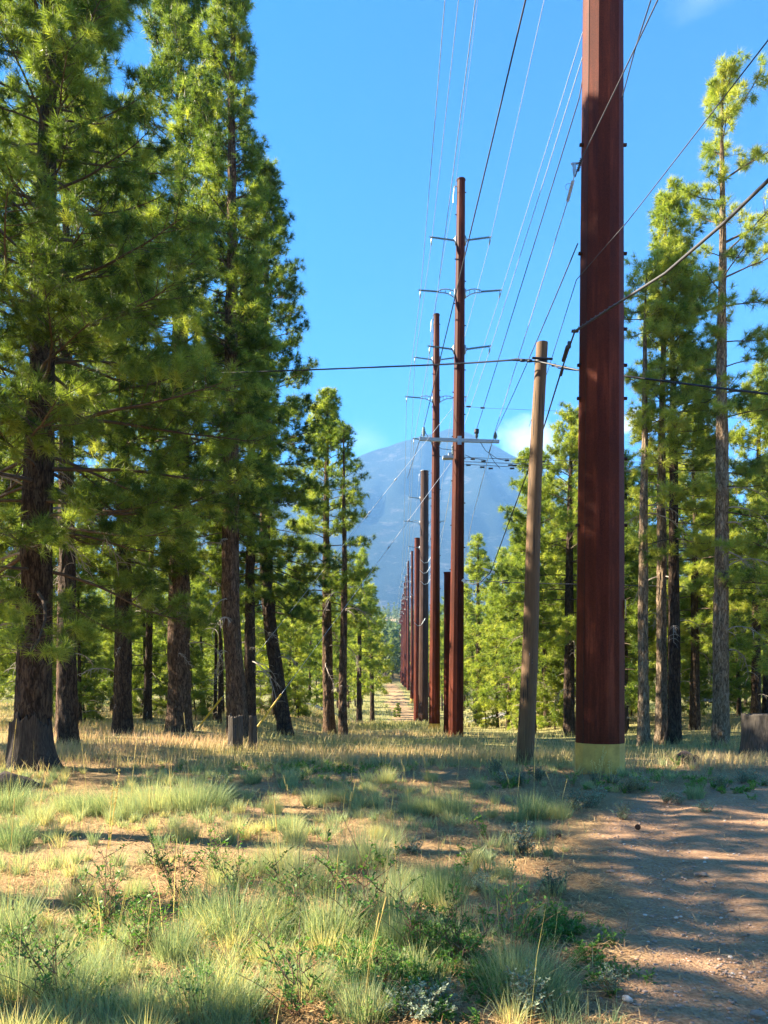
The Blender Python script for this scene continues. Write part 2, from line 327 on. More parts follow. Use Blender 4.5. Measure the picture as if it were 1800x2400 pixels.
for c, nm, lab, ct in ((0, 'ground', 'forest floor of pine litter, dirt and dry grass', 'ground'), (1, 'dirt_road', 'reddish tan dirt road striped with tree shadows', 'road'),
                   (2, 'paved_road', 'thin grey paved road crossing behind the meadow', 'road'), (3, 'dirt_path', 'tan dirt path running along the pole line toward the mountain', 'path')):
    ff = faces[cls == c]; u, inv = np.unique(ff, return_inverse=True)
    b = MB(); b.add(allv[u], inv.reshape(-1, 4)); me = b.mesh(nm, [M['earth']])
    for an, arr in (('road', np.maximum(RM.ravel()[u], PM.ravel()[u])), ('turf', turf.ravel()[u]), ('pave', np.full(len(u), 1.0 if c == 2 else 0.0))):
        at = me.attributes.new(an, 'FLOAT', 'POINT'); at.data.foreach_set('value', arr.astype(np.float32))
    tag(link(nm, me), lab, ct, kind='structure')
def gzs(x, y):
    x = np.asarray(x, float); y = np.asarray(y, float); return gz(x, y)+rocky(x, y, roadmask(x, y))
def ground_d(px, py, lo=2.5, hi=300):
    """depth at which the ground shows at this height of the photograph"""
    d = np.geomspace(lo, hi, 1500); yy = HY+F*(HC-gzs((px-CX)/F*d, d))/d
    return float(d[np.argmin(np.abs(yy-py))])

# mountain
sx = np.array([-1800, -400, 300, 600, 740, 825, 893, 973, 1010, 1062, 1118, 1208, 1300, 1500, 1800, 2400, 3600]); sy = np.array([1540, 1480, 1330, 1190, 1125, 1080, 1048, 1026, 1012, 997, 1022, 1068, 1112, 1240, 1400, 1500, 1560])
mu = np.linspace(-1.5, 1.5, 260); mvv = np.linspace(0, 1, 120); U, V = np.meshgrid(mu, mvv)
MY = 1750+2150*V; ridge = 3000.0
el = np.interp(U*F+CX, sx, (HY-sy)/F)
hr = el*ridge
prof = np.where(MY < ridge, sst(0, 1, (MY-1650)/(ridge-1650))**.85, 1-sst(0, 1, (MY-ridge)/1200)*.8)
MX = U*np.minimum(MY, ridge)
er = np.clip(np.abs(fbm(MX*.0055, MY*.0016, 3, 5, .55)-.5)*3.2, 0, 1)
MZ = 70+(hr-70)*prof*(1-.42*(1-er)*np.clip(1-np.abs(MY-ridge)/1300, 0, 1)*np.clip((ridge-MY)/300, 0, 1))+(fbm(MX*.02, MY*.02, 8, 4)-.5)*26
mi = np.arange(U.size).reshape(U.shape); mf = np.stack([mi[:-1, :-1], mi[:-1, 1:], mi[1:, 1:], mi[1:, :-1]], -1).reshape(-1, 4)
mm, n, l, b_ = mat('mountain_slope')
v_ = coords(n, l, (.004, .004, .012)); a_ = noise(n, l, 3.2, 8, .7, v_); f_ = noise(n, l, 55, 4, .7, v_)
c_ = ramp(n, l, f_, [(.35, (.012, .022, .022)), (.65, (.05, .065, .05))]); c_ = mix(n, l, ramp(n, l, a_, [(.54, (0, 0, 0)), (.72, (1, 1, 1))]), c_, (.17, .16, .14))
l.new(c_, b_.inputs['Base Color']); b_.inputs['Roughness'].default_value = 1; b_.inputs['Specular IOR Level'].default_value = 0
bump(n, l, f_, 1.0, 14, b_)
bb = MB(); bb.add(np.stack([MX, MY, MZ], -1), mf); tag(bb.obj('mountain', mm), 'broad hazy blue mountain with pale bare patches beyond the forest', 'mountain', kind='structure')

# ------------------------------------------------------------------ trees
def needles(b, C, A, n, ln, wd, rng, mi=1, spread=.95, tint=None):
    T = len(C)
    if T == 0: return
    r = nrm(rng.normal(size=(T, n, 3))); A = nrm(A)[:, None]
    d = nrm(r*spread+A*.6)
    base = C[:, None]+A*rng.uniform(-.35, .08, (T, n, 1))*ln*.8+rng.normal(size=(T, n, 3))*ln*.03
    L = ln*rng.uniform(.75, 1.15, (T, n, 1))
    side = nrm(np.cross(d, rng.normal(size=(T, n, 3))))*wd/2
    tip = base+d*L; tip[..., 2] -= L[..., 0]*.06
    v = np.stack([base-side, base+side, tip], 2).reshape(-1, 3)
    tt = rng.normal(.48, .16, (T, 1)) if tint is None else tint[:, None]
    ti = np.clip(tt+rng.normal(0, .08, (T, n)), 0, 1); ti = np.repeat(ti.reshape(-1), 3)
    b.add(v, np.arange(T*n*3).reshape(-1, 3), mi, ti)
def trunk_mb(rng, H, dia, path, hero, flare=.35):
    b = MB()
    if hero:
        zs = np.concatenate([np.arange(-.3, min(H*.6, 11), .045), np.arange(min(H*.6, 11), H, .35), [H]]); S = 44
    else: zs = np.concatenate([np.array([-.4, 0, .3, .8]), np.linspace(1.6, H, 14)]); S = 9
    c = np.stack([np.interp(zs, path[:, 2], path[:, 0]), np.interp(zs, path[:, 2], path[:, 1]), zs], -1)
    t = np.clip(zs/H, 0, 1); r = dia/2*(1-t*.55-.42*t**2.2); r = r*(1+flare*np.exp(-np.clip(zs, 0, 9)*2.2)); r = np.maximum(r, .012)
    th = np.arange(S)/S*2*math.pi; R = np.repeat(r[:, None], S, 1)
    if hero:
        sd_ = int(rng.integers(1000)); a = np.cos(th)*3.2; bb_ = np.sin(th)*3.2
        wig = 1+.16*(vn(th[None]*1.0+0*zs[:, None], zs[:, None]*.7, sd_)-.5)
        pl = vn(th[None]*S/2.3/6.28*1.0+sd_, zs[:, None]*3.3+np.sin(th)[None]*1.2, sd_+3); fine_ = vn(th[None]*S/6.28*.9, zs[:, None]*16, sd_+5)
        R = R*wig+(sst(.2, .55, pl)-.5)*.030*min(1, dia/.45)+(fine_-.5)*.016
    ring = c[:, None]+R[..., None]*np.stack([np.cos(th), np.sin(th), 0*th], -1)[None]
    n_ = len(zs); i = np.arange(n_-1)[:, None]*S; j = np.arange(S)[None]; k = (j+1) % S
    b.add(ring.reshape(-1, 3), np.stack([i+j, i+k, i+S+k, i+S+j], -1).reshape(-1, 4)); return b, lambda z: np.array([np.interp(z, path[:, 2], path[:, 0]), np.interp(z, path[:, 2], path[:, 1]), z]), lambda z: float(np.interp(z, zs, r))
def crown_mb(rng, H, cb, R, rad, pos, nn=20, nw=.011, nl=.17, bsp=.33, asym=(0, 0, 0), dens=1.0, prof='cone', twig=True, tsp=.17, gap=0.0, tmean=.48, sec=.9):
    b = MB(); C = []; A = []; TT = []
    z = cb; az = rng.uniform(0, 6.28)
    while z < H-.15:
        t = (z-cb)/(H-cb)
        if prof == 'cone': pr = (1-t)**.75*min(1, .7+t*3)
        elif prof == 'col': pr = min(1, (1-t)**.55*1.15)*min(1, .72+t*2.2)
        elif prof == 'top': pr = min(1, .42+2.2*max(0, t-.45))*min(1, ((1-t)*3)**.6)
        else: pr = min(1, .6+t*1.8)*(1-t)**.5*1.1
        for q in range(int(rng.integers(2, 5))):
            az += 1.9+rng.uniform(-.6, .6)
            if rng.random() < gap: continue
            L = (R*pr*rng.uniform(.62, 1.12)+.22)*(1+asym[2]*math.cos(az-math.atan2(asym[1], asym[0])) if asym[2] else 1)
            if L < .15: continue
            e = math.radians(np.interp(t, [0, .5, 1], [-6, 18, 58])+rng.uniform(-10, 10)); dr = -.04-.10*(1-t)
            ns = max(4, int(L/.3)); st = L/ns; p = pos(z)+np.array((math.cos(az), math.sin(az), 0))*rad(z)*.6; pts = [p]; a2 = az
            ee = e
            for k in range(ns):
                ee += (dr if k < ns*.45 else .17)*(3.5/ns)+rng.uniform(-.07, .07); a2 += rng.uniform(-.13, .13)
                p = p+st*np.array((math.cos(a2)*math.cos(ee), math.sin(a2)*math.cos(ee), math.sin(ee))); pts.append(p)
            pts = np.array(pts); r0 = min(.009+.009*L, rad(z)*.7)
            b.tube(pts, np.linspace(r0, .006, len(pts)), 4 if not twig else 5, 0, .5, False)
            s = L*(.33 if t < .7 else .12); sgn = 1
            dcum = np.linspace(0, L, len(pts))
            while s < L:
                o = np.array([np.interp(s, dcum, pts[:, m_]) for m_ in range(3)]); sgn = -sgn
                sa = a2+sgn*rng.uniform(.45, 1.25); se = rng.uniform(-.1, .55)+t*.4
                dd = np.array((math.cos(sa)*math.cos(se), math.sin(sa)*math.cos(se), math.sin(se)))
                ll = (.16+.30*L*(1-.6*s/L))*rng.uniform(.6, 1.15); ll = min(ll, 1.0)
                if twig and ll > .12: b.tube(np.array([o, o+dd*ll*.5+[0, 0, -.02], o+dd*ll]), [.008, .006, .004], 3, 0, .5, False)
                tb = rng.normal(tmean, .20); tip_ = o+dd*ll; da = dd+np.array((0, 0, .45))
                if rng.random() < dens:
                    for u in range(5 if ll > .22 else 3): C.append(tip_+rng.normal(size=3)*tsp*(.0 if u == 0 else .5)-dd*tsp*.35*u*rng.random()); A.append(da+rng.normal(size=3)*(.0 if u == 0 else .55)); TT.append(tb+rng.normal(0, .06))
                for u in range(1, max(1, int(ll*.6/tsp))):
                    if rng.random() > dens*.5: continue
                    C.append(o+dd*(ll-u*tsp*1.5)+rng.normal(size=3)*tsp*.3); A.append(da+rng.normal(size=3)*.5); TT.append(tb-.05+rng.normal(0, .06))
                s += tsp*rng.uniform(.75, 1.3)*sec
            C.append(pts[-1]); A.append(pts[-1]-pts[-2]+np.array((0, 0, .05))); TT.append(rng.normal(tmean+.08, .1))
        z += bsp*rng.uniform(.8, 2.0)*(1-.35*t)
    for k in range(4): C.append(pos(H)+np.array((0, 0, .08-.12*k))); A.append(np.array((rng.normal()*.3, rng.normal()*.3, 1.))); TT.append(tmean+.1)
    needles(b, np.array(C), np.array(A), nn, nl, nw, rng, 1, .95, np.array(TT)); return b
def mkpath(rng, H, lean=(0, 0), wob=.12, curve=None):
    zs = np.linspace(-.4, H, 12); t = np.clip(zs/H, 0, 1)
    x = lean[0]*t+wob*np.cumsum(rng.normal(size=12))*.35*t; y = lean[1]*t+wob*np.cumsum(rng.normal(size=12))*.35*t
    if curve is not None: x = np.interp(zs, curve[0], curve[1])+wob*.3*np.sin(zs*.9+rng.uniform(0, 6))*t
    return np.stack([x, y, zs], -1)
# dead limbs: arching bare branches, five shapes shared
def dead_mesh(seed, L):
    rng = np.random.default_rng(seed); b = MB(); n_ = 9; e = rng.uniform(.1, .6); a = 0; p = np.zeros(3); pts = [p]
    for k in range(n_):
        e -= rng.uniform(.05, .30); a += rng.uniform(-.22, .22); p = p+L/n_*np.array((math.cos(a)*math.cos(e), math.sin(a)*math.cos(e), math.sin(e))); pts.append(p)
    pts = np.array(pts); b.tube(pts, np.linspace(.024, .007, len(pts))*(.6+.4*L/1.8), 6, 0, .5)
    for k in range(2, n_+1):
        for q in range(2):
            if rng.random() < .25: continue
            aa = rng.choice((-1, 1))*rng.uniform(.4, 1.3)+a; ee = rng.uniform(-1.0, .3); l2 = rng.uniform(.2, .5)*L*.6; o = pts[k]; tp = [o]; p = o
            for j in range(4):
                p = p+l2/4*np.array((math.cos(aa)*math.cos(ee), math.sin(aa)*math.cos(ee), math.sin(ee))); ee -= .22; tp.append(p)
            b.tube(np.array(tp), np.linspace(.010, .004, 5), 4, 0, .5)
    return b.mesh('dead_branch', [M['deadwood']])
DEAD = [dead_mesh(100+i, L) for i, L in enumerate((1.0, 1.3, 1.7, 2.1, 1.5, .7))]

def hero_tree(label, px, d, H, cb, R, dia, seed, name='pine_tree', lean=(0, 0), barkm='bark', dead=0, dead_z=(1, 6), curve=None, loc=None, wob=.1, flare=.3, dead_side=None, group=None, **kw):
    rng = np.random.default_rng(seed)
    x = X(px, d) if loc is None else loc[0]; y = d if loc is None else loc[1]
    root = thing(name, label, 'pine tree', (x, y, float(gz(x, y))-.02), group)
    path = mkpath(rng, H, lean, wob, curve); tb, pos, rad = trunk_mb(rng, H, dia, path, True, flare)
    tr = tb.obj('trunk', M[barkm], root); cr = crown_mb(rng, H, cb, R, rad, pos, **kw).obj('crown', [M['limb'], M['needle']], root)
    kids = [tr, cr]
    for k in range(dead):
        z = rng.uniform(*dead_z); az = rng.uniform(0, 6.28) if dead_side is None else dead_side+rng.normal()*.7
        o = link('dead_branch', DEAD[int(rng.integers(len(DEAD)))], root); o.location = [float(q) for q in pos(z)+np.array((math.cos(az), math.sin(az), 0))*rad(z)*.7]
        o.rotation_euler = (rng.uniform(-.3, .3), rng.uniform(-.25, .25), az); s = rng.uniform(.6, 1.1); o.scale = (s, s, s); kids.append(o)
    return root, kids

HD = dict(nn=44, nw=.0085, nl=.20, tsp=.14, sec=.75)       # near trees: fine needles
MD = dict(nn=30, nw=.014, nl=.21, tsp=.16, sec=.8)
# --- left side
NEARPINE, _ = hero_tree('big dark pine nearest the camera with a grey flared barkless base', 74, 13.3, 17.5, 3.2, 4.0, .60, 11, barkm='bark_dark', flare=.1, dead=14, dead_z=(2.2, 6.5), bsp=.21, prof='cone', lean=(.25, .2), tmean=.36, **HD)  # low tmean darkens the needle colour, painting shade into this crown
hero_tree('tall thick pine with deep brown bark, bare curled branches around its lit trunk', 420, 24, 24.5, 6.6, 3.3, .74, 12, dead=16, dead_z=(2.5, 9), bsp=.30, prof='col', lean=(-.05, 0), tmean=.5, **MD)
hero_tree('tall straight pine rising behind the two weathered posts', 560, 22, 23.5, 6.2, 1.55, .56, 13, dead=8, dead_z=(2, 6), bsp=.26, prof='col', asym=(-1, 0, .3), lean=(-.12, 0), tmean=.5, curve=([0, 4, 23], [0, -.25, -.2]), **MD)
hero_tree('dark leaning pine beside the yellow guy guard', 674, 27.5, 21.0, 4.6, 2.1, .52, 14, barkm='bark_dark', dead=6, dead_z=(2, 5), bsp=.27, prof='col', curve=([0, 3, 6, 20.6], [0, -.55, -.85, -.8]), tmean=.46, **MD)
hero_tree('sunlit pine with forked top at the edge of the pole corridor', 772, 33, 15.2, 5.0, 1.75, .50, 15, dead=6, dead_z=(1.5, 5), bsp=.26, prof='col', curve=([0, 6, 15], [0, -.15, -.12]), tmean=.62, nn=26, nw=.018, nl=.22, tsp=.17)
hero_tree('slim half-bare pine standing against the mountain flank', 803, 32, 13.4, 6.8, 1.0, .36, 16, dead=7, dead_z=(2, 7), bsp=.42, prof='oval', gap=.25, tmean=.5, nn=22, nw=.016, nl=.2, tsp=.18, barkm='bark')
hero_tree('bushy pine with rounded lit top, last one before the dirt path', 872, 62, 11.5, 3.0, 1.55, .38, 17, dead=0, bsp=.33, prof='col', tmean=.6, nn=20, nw=.028, nl=.28, tsp=.22, barkm='bark_dark')
hero_tree('full pine beyond the paved road beside the rounded bushy one', 842, 58, 13.6, 3.6, 1.9, .42, 18, dead=0, bsp=.33, prof='cone', tmean=.6, nn=20, nw=.028, nl=.28, tsp=.22, barkm='bark_dark')
hero_tree('medium pine with reddish trunk behind the big nearest pine', 150, 21, 15, 5.2, 2.0, .42, 19, dead=8, dead_z=(1.5, 5), bsp=.36, prof='cone', tmean=.6, **MD)
hero_tree('dark-trunked pine between the reddish trunk and the thick curled-branch pine', 288, 23, 17, 5.0, 2.2, .54, 20, barkm='bark_dark', dead=10, dead_z=(1.5, 6), bsp=.36, prof='cone', tmean=.5, **MD)
hero_tree('tall pine filling the upper corner behind the nearest pine', 240, 19, 17, 7.5, 2.6, .42, 29, barkm='bark_dark', dead=3, dead_z=(3, 7), bsp=.34, prof='oval', tmean=.48, loc=(-7.9, 18.5), **MD)
hero_tree('thin dark pine just behind the straight pine with posts', 585, 26, 16.5, 5, 1.8, .40, 30, barkm='bark_dark', dead=8, dead_z=(1.5, 5), bsp=.4, prof='cone', **MD)
# --- right side
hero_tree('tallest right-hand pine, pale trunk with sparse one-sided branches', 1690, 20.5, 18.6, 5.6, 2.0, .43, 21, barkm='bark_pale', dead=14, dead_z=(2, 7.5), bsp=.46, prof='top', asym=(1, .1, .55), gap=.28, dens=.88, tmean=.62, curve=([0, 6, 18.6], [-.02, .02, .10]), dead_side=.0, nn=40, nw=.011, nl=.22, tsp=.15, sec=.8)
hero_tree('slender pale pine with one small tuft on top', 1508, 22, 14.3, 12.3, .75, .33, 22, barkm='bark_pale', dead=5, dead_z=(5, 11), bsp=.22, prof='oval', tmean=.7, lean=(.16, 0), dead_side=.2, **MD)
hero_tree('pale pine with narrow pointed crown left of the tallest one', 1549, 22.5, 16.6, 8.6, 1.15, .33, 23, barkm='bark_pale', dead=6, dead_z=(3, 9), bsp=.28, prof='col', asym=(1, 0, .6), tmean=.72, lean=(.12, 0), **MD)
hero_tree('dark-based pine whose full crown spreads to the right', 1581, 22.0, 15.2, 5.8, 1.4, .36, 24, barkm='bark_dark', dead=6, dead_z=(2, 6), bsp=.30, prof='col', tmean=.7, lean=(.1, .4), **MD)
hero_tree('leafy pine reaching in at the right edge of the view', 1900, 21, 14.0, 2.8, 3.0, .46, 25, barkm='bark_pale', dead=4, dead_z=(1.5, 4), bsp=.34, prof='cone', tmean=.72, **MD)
hero_tree('bright green pine directly behind the big steel pole', 1335, 31, 13.6, 4.4, 2.0, .46, 26, dead=4, dead_z=(1.5, 4.5), bsp=.32, prof='col', tmean=.66, barkm='bark_dark', **MD)
hero_tree('feathery bright pine between wooden pole and big steel pole', 1246, 33, 12.6, 4.8, 1.7, .34, 27, dead=4, dead_z=(1.5, 4.5), bsp=.32, prof='col', tmean=.68, barkm='bark', **MD)
hero_tree('mid-sized bright pine beside the rust-red pole pair, low against the mountain', 1122, 47, 12.1, 3.0, 2.0, .40, 28, dead=4, dead_z=(1.5, 3), bsp=.34, prof='cone', tmean=.66, nn=24, nw=.02, nl=.25, tsp=.19, barkm='bark_dark')

hero_tree('shorter lime-green pine filling the space right of the tallest pine', 1772, 27, 13.2, 3.0, 2.2, .34, 31, barkm='bark_dark', dead=4, dead_z=(1, 3), bsp=.34, prof='cone', tmean=.74, **MD)
hero_tree('bushy lime-green pine between the paired pines and the tallest one', 1628, 28, 12.2, 3.4, 2.0, .34, 32, barkm='bark_dark', dead=4, dead_z=(1, 3), bsp=.34, prof='cone', tmean=.74, **MD)
hero_tree('bright pine in the gap just right of the big steel pole', 1462, 31, 11.6, 3.0, 2.1, .36, 33, barkm='bark_dark', dead=4, dead_z=(1, 3), bsp=.34, prof='cone', tmean=.72, **MD)
# --- forest stock: prototypes then copies
def proto(seed, H, cb, R, dia, barkm, **kw):
    rng = np.random.default_rng(seed); path = mkpath(rng, H, (rng.normal()*.3, rng.normal()*.3), .12)
    tb, pos, rad = trunk_mb(rng, H, dia, path, False)
    kw = {**dict(nn=20, nw=.026, nl=.27, tsp=.22, twig=False), **kw}
    cr = crown_mb(rng, H, cb, R, rad, pos, **kw)
    for k in range(10):     # dead snag limbs on the lower bole
        z = rng.uniform(.4, cb+.5); az = rng.uniform(0, 6.28); L = rng.uniform(.4, 1.5); u = np.array((math.cos(az), math.sin(az), 0)); o = pos(z)
        tb.tube(np.array([o, o+u*L*.5+[0, 0, .1], o+u*L+[0, 0, -.12*L]]), [.022, .014, .006], 4, 1, .5)
    return tb.mesh('trunk', [M[barkm], M['deadwood']]), cr.mesh('crown', [M['limb'], M['needle']]), H
PROT = [proto(41, 15, 5.0, 2.2, .36, 'bark_dark', prof='cone', bsp=.38, tmean=.56), proto(42, 13, 3.2, 2.0, .30, 'bark_dark', prof='col', bsp=.38, tmean=.6),
        proto(43, 17, 7.0, 2.0, .40, 'bark', prof='col', bsp=.40, tmean=.54), proto(44, 11, 1.8, 1.9, .24, 'bark_dark', prof='cone', bsp=.36, tmean=.62),
        proto(45, 14, 6.0, 1.5, .26, 'bark_dark', prof='cone', bsp=.38, tmean=.6, gap=.2), proto(46, 4.2, .5, 1.2, .10, 'bark_dark', prof='cone', bsp=.26, tmean=.7, tsp=.2)]
roots = []
for i, (tm, cm, H) in enumerate(PROT):
    r = thing('pine_tree', 'x', 'pine tree'); k = [link('trunk', tm, r), link('crown', cm, r)]; roots.append((r, k, H, False))
placed = [(X(p, d), d) for p, d in ((1772, 27), (1628, 28), (1462, 31), (88, 13.6), (420, 24), (560, 22), (674, 27.5), (772, 33), (803, 32), (872, 62), (842, 58), (150, 21), (288, 23), (1690, 20.5), (1508, 22), (1549, 22.5), (1581, 22), (1335, 31), (1246, 33), (1122, 47))]
used = [False]*len(PROT)
LAB = {'L': ('slender pine among the shaded stand on the dark side of the corridor', 'pines in the stand behind the big near trunks'),
       'R': ('slim bright pine in the sunlit stand beyond the pale trunks', 'pines in the sunlit stand beyond the steel pole'),
       'F': ('small far pine lining the dirt path toward the mountain', 'far pines along the dirt path'),
       'S': ('pine standing beside the dirt road out of the frame', 'pines casting shade from beside the road'),
       'B': ('low bushy young pine growing under the taller trees', 'young pines in the understorey')}
def plant(k, x, y, s, rz, side, sz=1.0):
    r, kids, H, _ = roots[k]; lab, grp = LAB[side]; z = float(gz(x, y))-.03
    if not used[k]:
        used[k] = True; r.location = (x, y, z); r.rotation_euler = (0, 0, rz); r.scale = (s, s, s*sz); r['label'] = lab; r['group'] = grp
    else: copy_tree(r, kids, (x, y, z), rz, (s, s, s*sz), lab, grp)
    placed.append((x, y))
rng = np.random.default_rng(5)
def free(x, y, dmin):
    return all((x-a)**2+(y-b)**2 > dmin*dmin for a, b in placed)
def left_edge(y): return np.interp(y, [20, 35, 60, 90, 130, 220, 300], [-4.5, -4.4, -3.0, -3.0, -3.2, -1.6, -2.0])
def right_edge(y): return np.interp(y, [20, 34, 45, 60, 90, 130, 220, 300], [8.5, 6.6, 6.2, 7.0, 6.5, 7, 8.5, 10])
def scatter(n_, side, y0, y1, ks, dmin, smin=.8, smax=1.15, p=1.3):
    c = 0; t = 0
    while c < n_ and t < n_*40:
        t += 1; y = y0+(y1-y0)*rng.random()**p; hw = y*.56+3
        if side == 'L': x = rng.uniform(-hw, left_edge(y))
        else: x = rng.uniform(right_edge(y), hw)
        if 100 < y < 125 and abs(x-45) < 6: continue
        if side == 'R' and y < 110 and abs(x/y-.427) < .025: continue   # open lane to the parked car
        if not free(x, y, dmin): continue
        plant(int(rng.choice(ks)), x, y, rng.uniform(smin, smax), rng.uniform(0, 6.28), side); c += 1
scatter(34, 'L', 28, 50, [1, 3, 3, 4], 2.5, .6, .85, 1.0); scatter(46, 'L', 45, 90, [0, 1, 3, 3], 2.6, .6, .85)
scatter(34, 'R', 28, 46, [0, 1, 3, 3], 2.4, .75, 1.0, 1.0); scatter(50, 'R', 42, 95, [0, 1, 3, 3], 2.5, .75, 1.05)
for s_ in 'LR':
    scatter(15, s_, 90, 150, [0, 1, 3, 4], 3.0, .8, 1.1)
for y in np.arange(75, 190, 6.0):      # the lit edge of the corridor, receding
    for sgn, e in ((-1, left_edge(y)), (1, right_edge(y))):
        x = e+sgn*rng.uniform(0, 2.2)
        if free(x, y, 2.0): plant(int(rng.choice([0, 1, 3])), x, y+rng.uniform(-1.5, 1.5), rng.uniform(.75, 1.05), rng.uniform(0, 6.28), 'F')
for px, d, s in ((1300, 36, .8), (1275, 40, .6), (1210, 39, .5), (1140, 44, .55), (1480, 40, .8), (1730, 45, .9), (700, 42, .6), (930, 75, .35), (640, 40, .9), (330, 34, .9), (200, 30, .8), (460, 33, .8), (1405, 36, 1.0), (1620, 42, .9)):
    plant(5, X(px, d), d, s, px*.7, 'B')
# trees beside the track, out of the frame to the left, that stripe the ground with shade
for k, x, y, s in ((2, -6.5, 4.3, .95), (2, -7.3, 6.1, .9), (2, -8.3, 8.3, .95), (4, -9.2, 10.6, .95), (2, -14, 14.4, 1.05), (0, -19, 18, 1.1), (4, -17.5, 24.2, 1.1),
                   (4, -16, 19, .8), (1, -22, 27, .8), (4, -25, 20, .9), (1, -28, 32, .8), (1, -11.5, 23.5, .8), (1, -13.5, 28, .95), (0, -9.6, 30, .9), (1, -16.5, 30, .95)):
    plant(k, x, y, s, x*2.3, 'S')

# the same forest goes on behind the viewer
for i in range(50):
    a_ = rng.uniform(-.1, 1.1)*math.pi; q = rng.uniform(9, 34); x = 3+q*1.25*math.cos(a_); y = -3-q*math.sin(a_)
    if free(x, y, 2.4) and not (-6 < x < 9 and y > -12): plant(int(rng.choice([0, 1, 3, 3])), x, y, rng.uniform(.85, 1.1), rng.uniform(0, 6.28), 'S')
# distant woods: one mass
def far_woods():
    rng = np.random.default_rng(9); b = MB(); N = 4800
    y = 150+1150*rng.random(N)**1.25; hw = y*.6; x = rng.uniform(-1, 1, N)*hw
    xa = rng.uniform(-28, 30, 700); ya = 226+240*rng.random(700); x = np.concatenate([x, xa]); y = np.concatenate([y, ya]); N = len(x)
    ok = (np.abs(x-pathx(np.minimum(y, 330))) > 5+rng.random(N)*3)|(y > 225); ok &= ~((np.abs(x-2.5-y*.008) < 7) & (y < 225)); x = x[ok]; y = y[ok]; N = len(x)
    h = rng.uniform(9, 18, N); z = gz(x, y); nl = 46
    t = rng.random((N, nl)); r = h[:, None]*.17*(1-t)**.7*np.sqrt(rng.random((N, nl)))*1.1; a = rng.uniform(0, 6.28, (N, nl))
    c = np.stack([x[:, None]+r*np.cos(a), y[:, None]+r*np.sin(a), z[:, None]+h[:, None]*(.16+.84*t)], -1)
    d1 = rng.normal(size=(N, nl, 3))*h[:, None, None]*.045; d2 = rng.normal(size=(N, nl, 3))*h[:, None, None]*.045
    v = np.stack([c-d1, c+d1, c+d2], 2).reshape(-1, 3)
    ti = np.repeat(np.clip(rng.normal(.45, .2, (N, 1))+rng.normal(0, .1, (N, nl)), 0, 1).ravel(), 3)
    b.add(v, np.arange(N*nl*3).reshape(-1, 3), 0, ti)
    for i in range(0, N, 3): b.tube(np.array([[x[i], y[i], z[i]-.5], [x[i], y[i], z[i]+h[i]*.8]]), [.2, .06], 4, 1, .5, False)
    tag(b.obj('distant_woods', [M['far_needle'], M['bark_dark']]), 'hazy far-off pine woods on the rising slope below the mountain', 'woods', kind='stuff')
far_woods()

# ------------------------------------------------------------------ steel poles
def shaft(b, H, r0, r1, x1=0.0, sides=12, z0=-.4, tw=0.0, nseg=10, seam=None):
    zs = np.linspace(z0, H, nseg); rr = np.interp(zs, [0, H], [r0, r1])
    th = np.arange(sides)/sides*2*math.pi+tw
    ring = np.stack([rr[:, None]*np.cos(th)+np.interp(zs, [0, H], [0, x1])[:, None], rr[:, None]*np.sin(th), np.repeat(zs[:, None], sides, 1)], -1)
    i = np.arange(nseg-1)[:, None]*sides; j = np.arange(sides)[None]; k = (j+1) % sides
    b.add(ring.reshape(-1, 3), np.stack([i+j, i+k, i+sides+k, i+sides+j], -1).reshape(-1, 4))
    b.add(ring[-1], np.arange(sides)[None])
    if seam: # slip joint where the upper section sleeves over the lower one
        r = np.interp(seam, [0, H], [r0, r1]); 
        b.tube(np.array([[np.interp(seam, [0, H], [0, x1]), 0, seam], [np.interp(seam, [0, H], [0, x1]), 0, seam+.03]]), r+.012, sides, 0, .5, True, tw)
def post_insulator(p0, p1, n=15, r=.055):
    b = MB(); p0 = np.array(p0); p1 = np.array(p1); t = np.linspace(0, 1, n*3+1); rad = np.full(len(t), .024); rad[1::3] = r; rad[2::3] = .03
    b.tube(p0+(p1-p0)*t[:, None], rad, 8); return b
def arm(root, x0, z, sgn, length, bracket, detail=True):
    """one side arm: base plate, optional open curved bracket, ribbed post insulator and hanging clamp"""
    tip = np.array((x0+sgn*length, 0, z+.10))
    b = MB()
    bx = x0+sgn*.27 if False else x0
    start = np.array((bx, 0, z-.02))
    if bracket:
        mid = np.array((x0+sgn*length*.46, 0, z+.04))
        for dz0, dz1 in ((.06, .06), (-.20, -.04)):
            t = np.linspace(0, 1, 6)[:, None]; arc = start+[0, 0, dz0]+(mid+[0, 0, dz1]-start-[0, 0, dz0])*t+np.array((0, 0, .08))*np.sin(t*math.pi)
            b.tube(arc, .022, 6)
        for t in (.3, .6, .9): b.tube(np.array([start+(mid-start)*t+[0, 0, .10], start+(mid-start)*t+[0, 0, -.06]]), .014, 5)
        start = mid
    else:
        b.tube(np.array([start+[0, 0, -.16], start+[sgn*.10, 0, 0], start+[0, 0, .14]]), .028, 6); start = start+np.array((sgn*.10, 0, 0))
    b.box((x0+sgn*.01, 0, z-.04), (.06, .14, .34))
    b.tube(np.array([tip, tip+[sgn*.07, 0, .02]]), .03, 6); b.tube(np.array([tip, tip+[0, 0, -.12], tip+[0, 0, -.22]]), [.012, .02, .03], 6)
    b.tube(np.array([tip+[0, -.16, -.23], tip+[0, .16, -.23]]), .026, 6)
    o = b.obj('side_bracket', M['galv'], root); ins = post_insulator(start, tip).obj('insulator', M['insul'], o)
    return o, ins, tip+[0, 0, -.24]
ARMS = [(19.40, 1.03, False), (17.25, 1.60, True), (14.98, 1.03, False)]   # heights above the camera datum at the second pole, reach, bracket
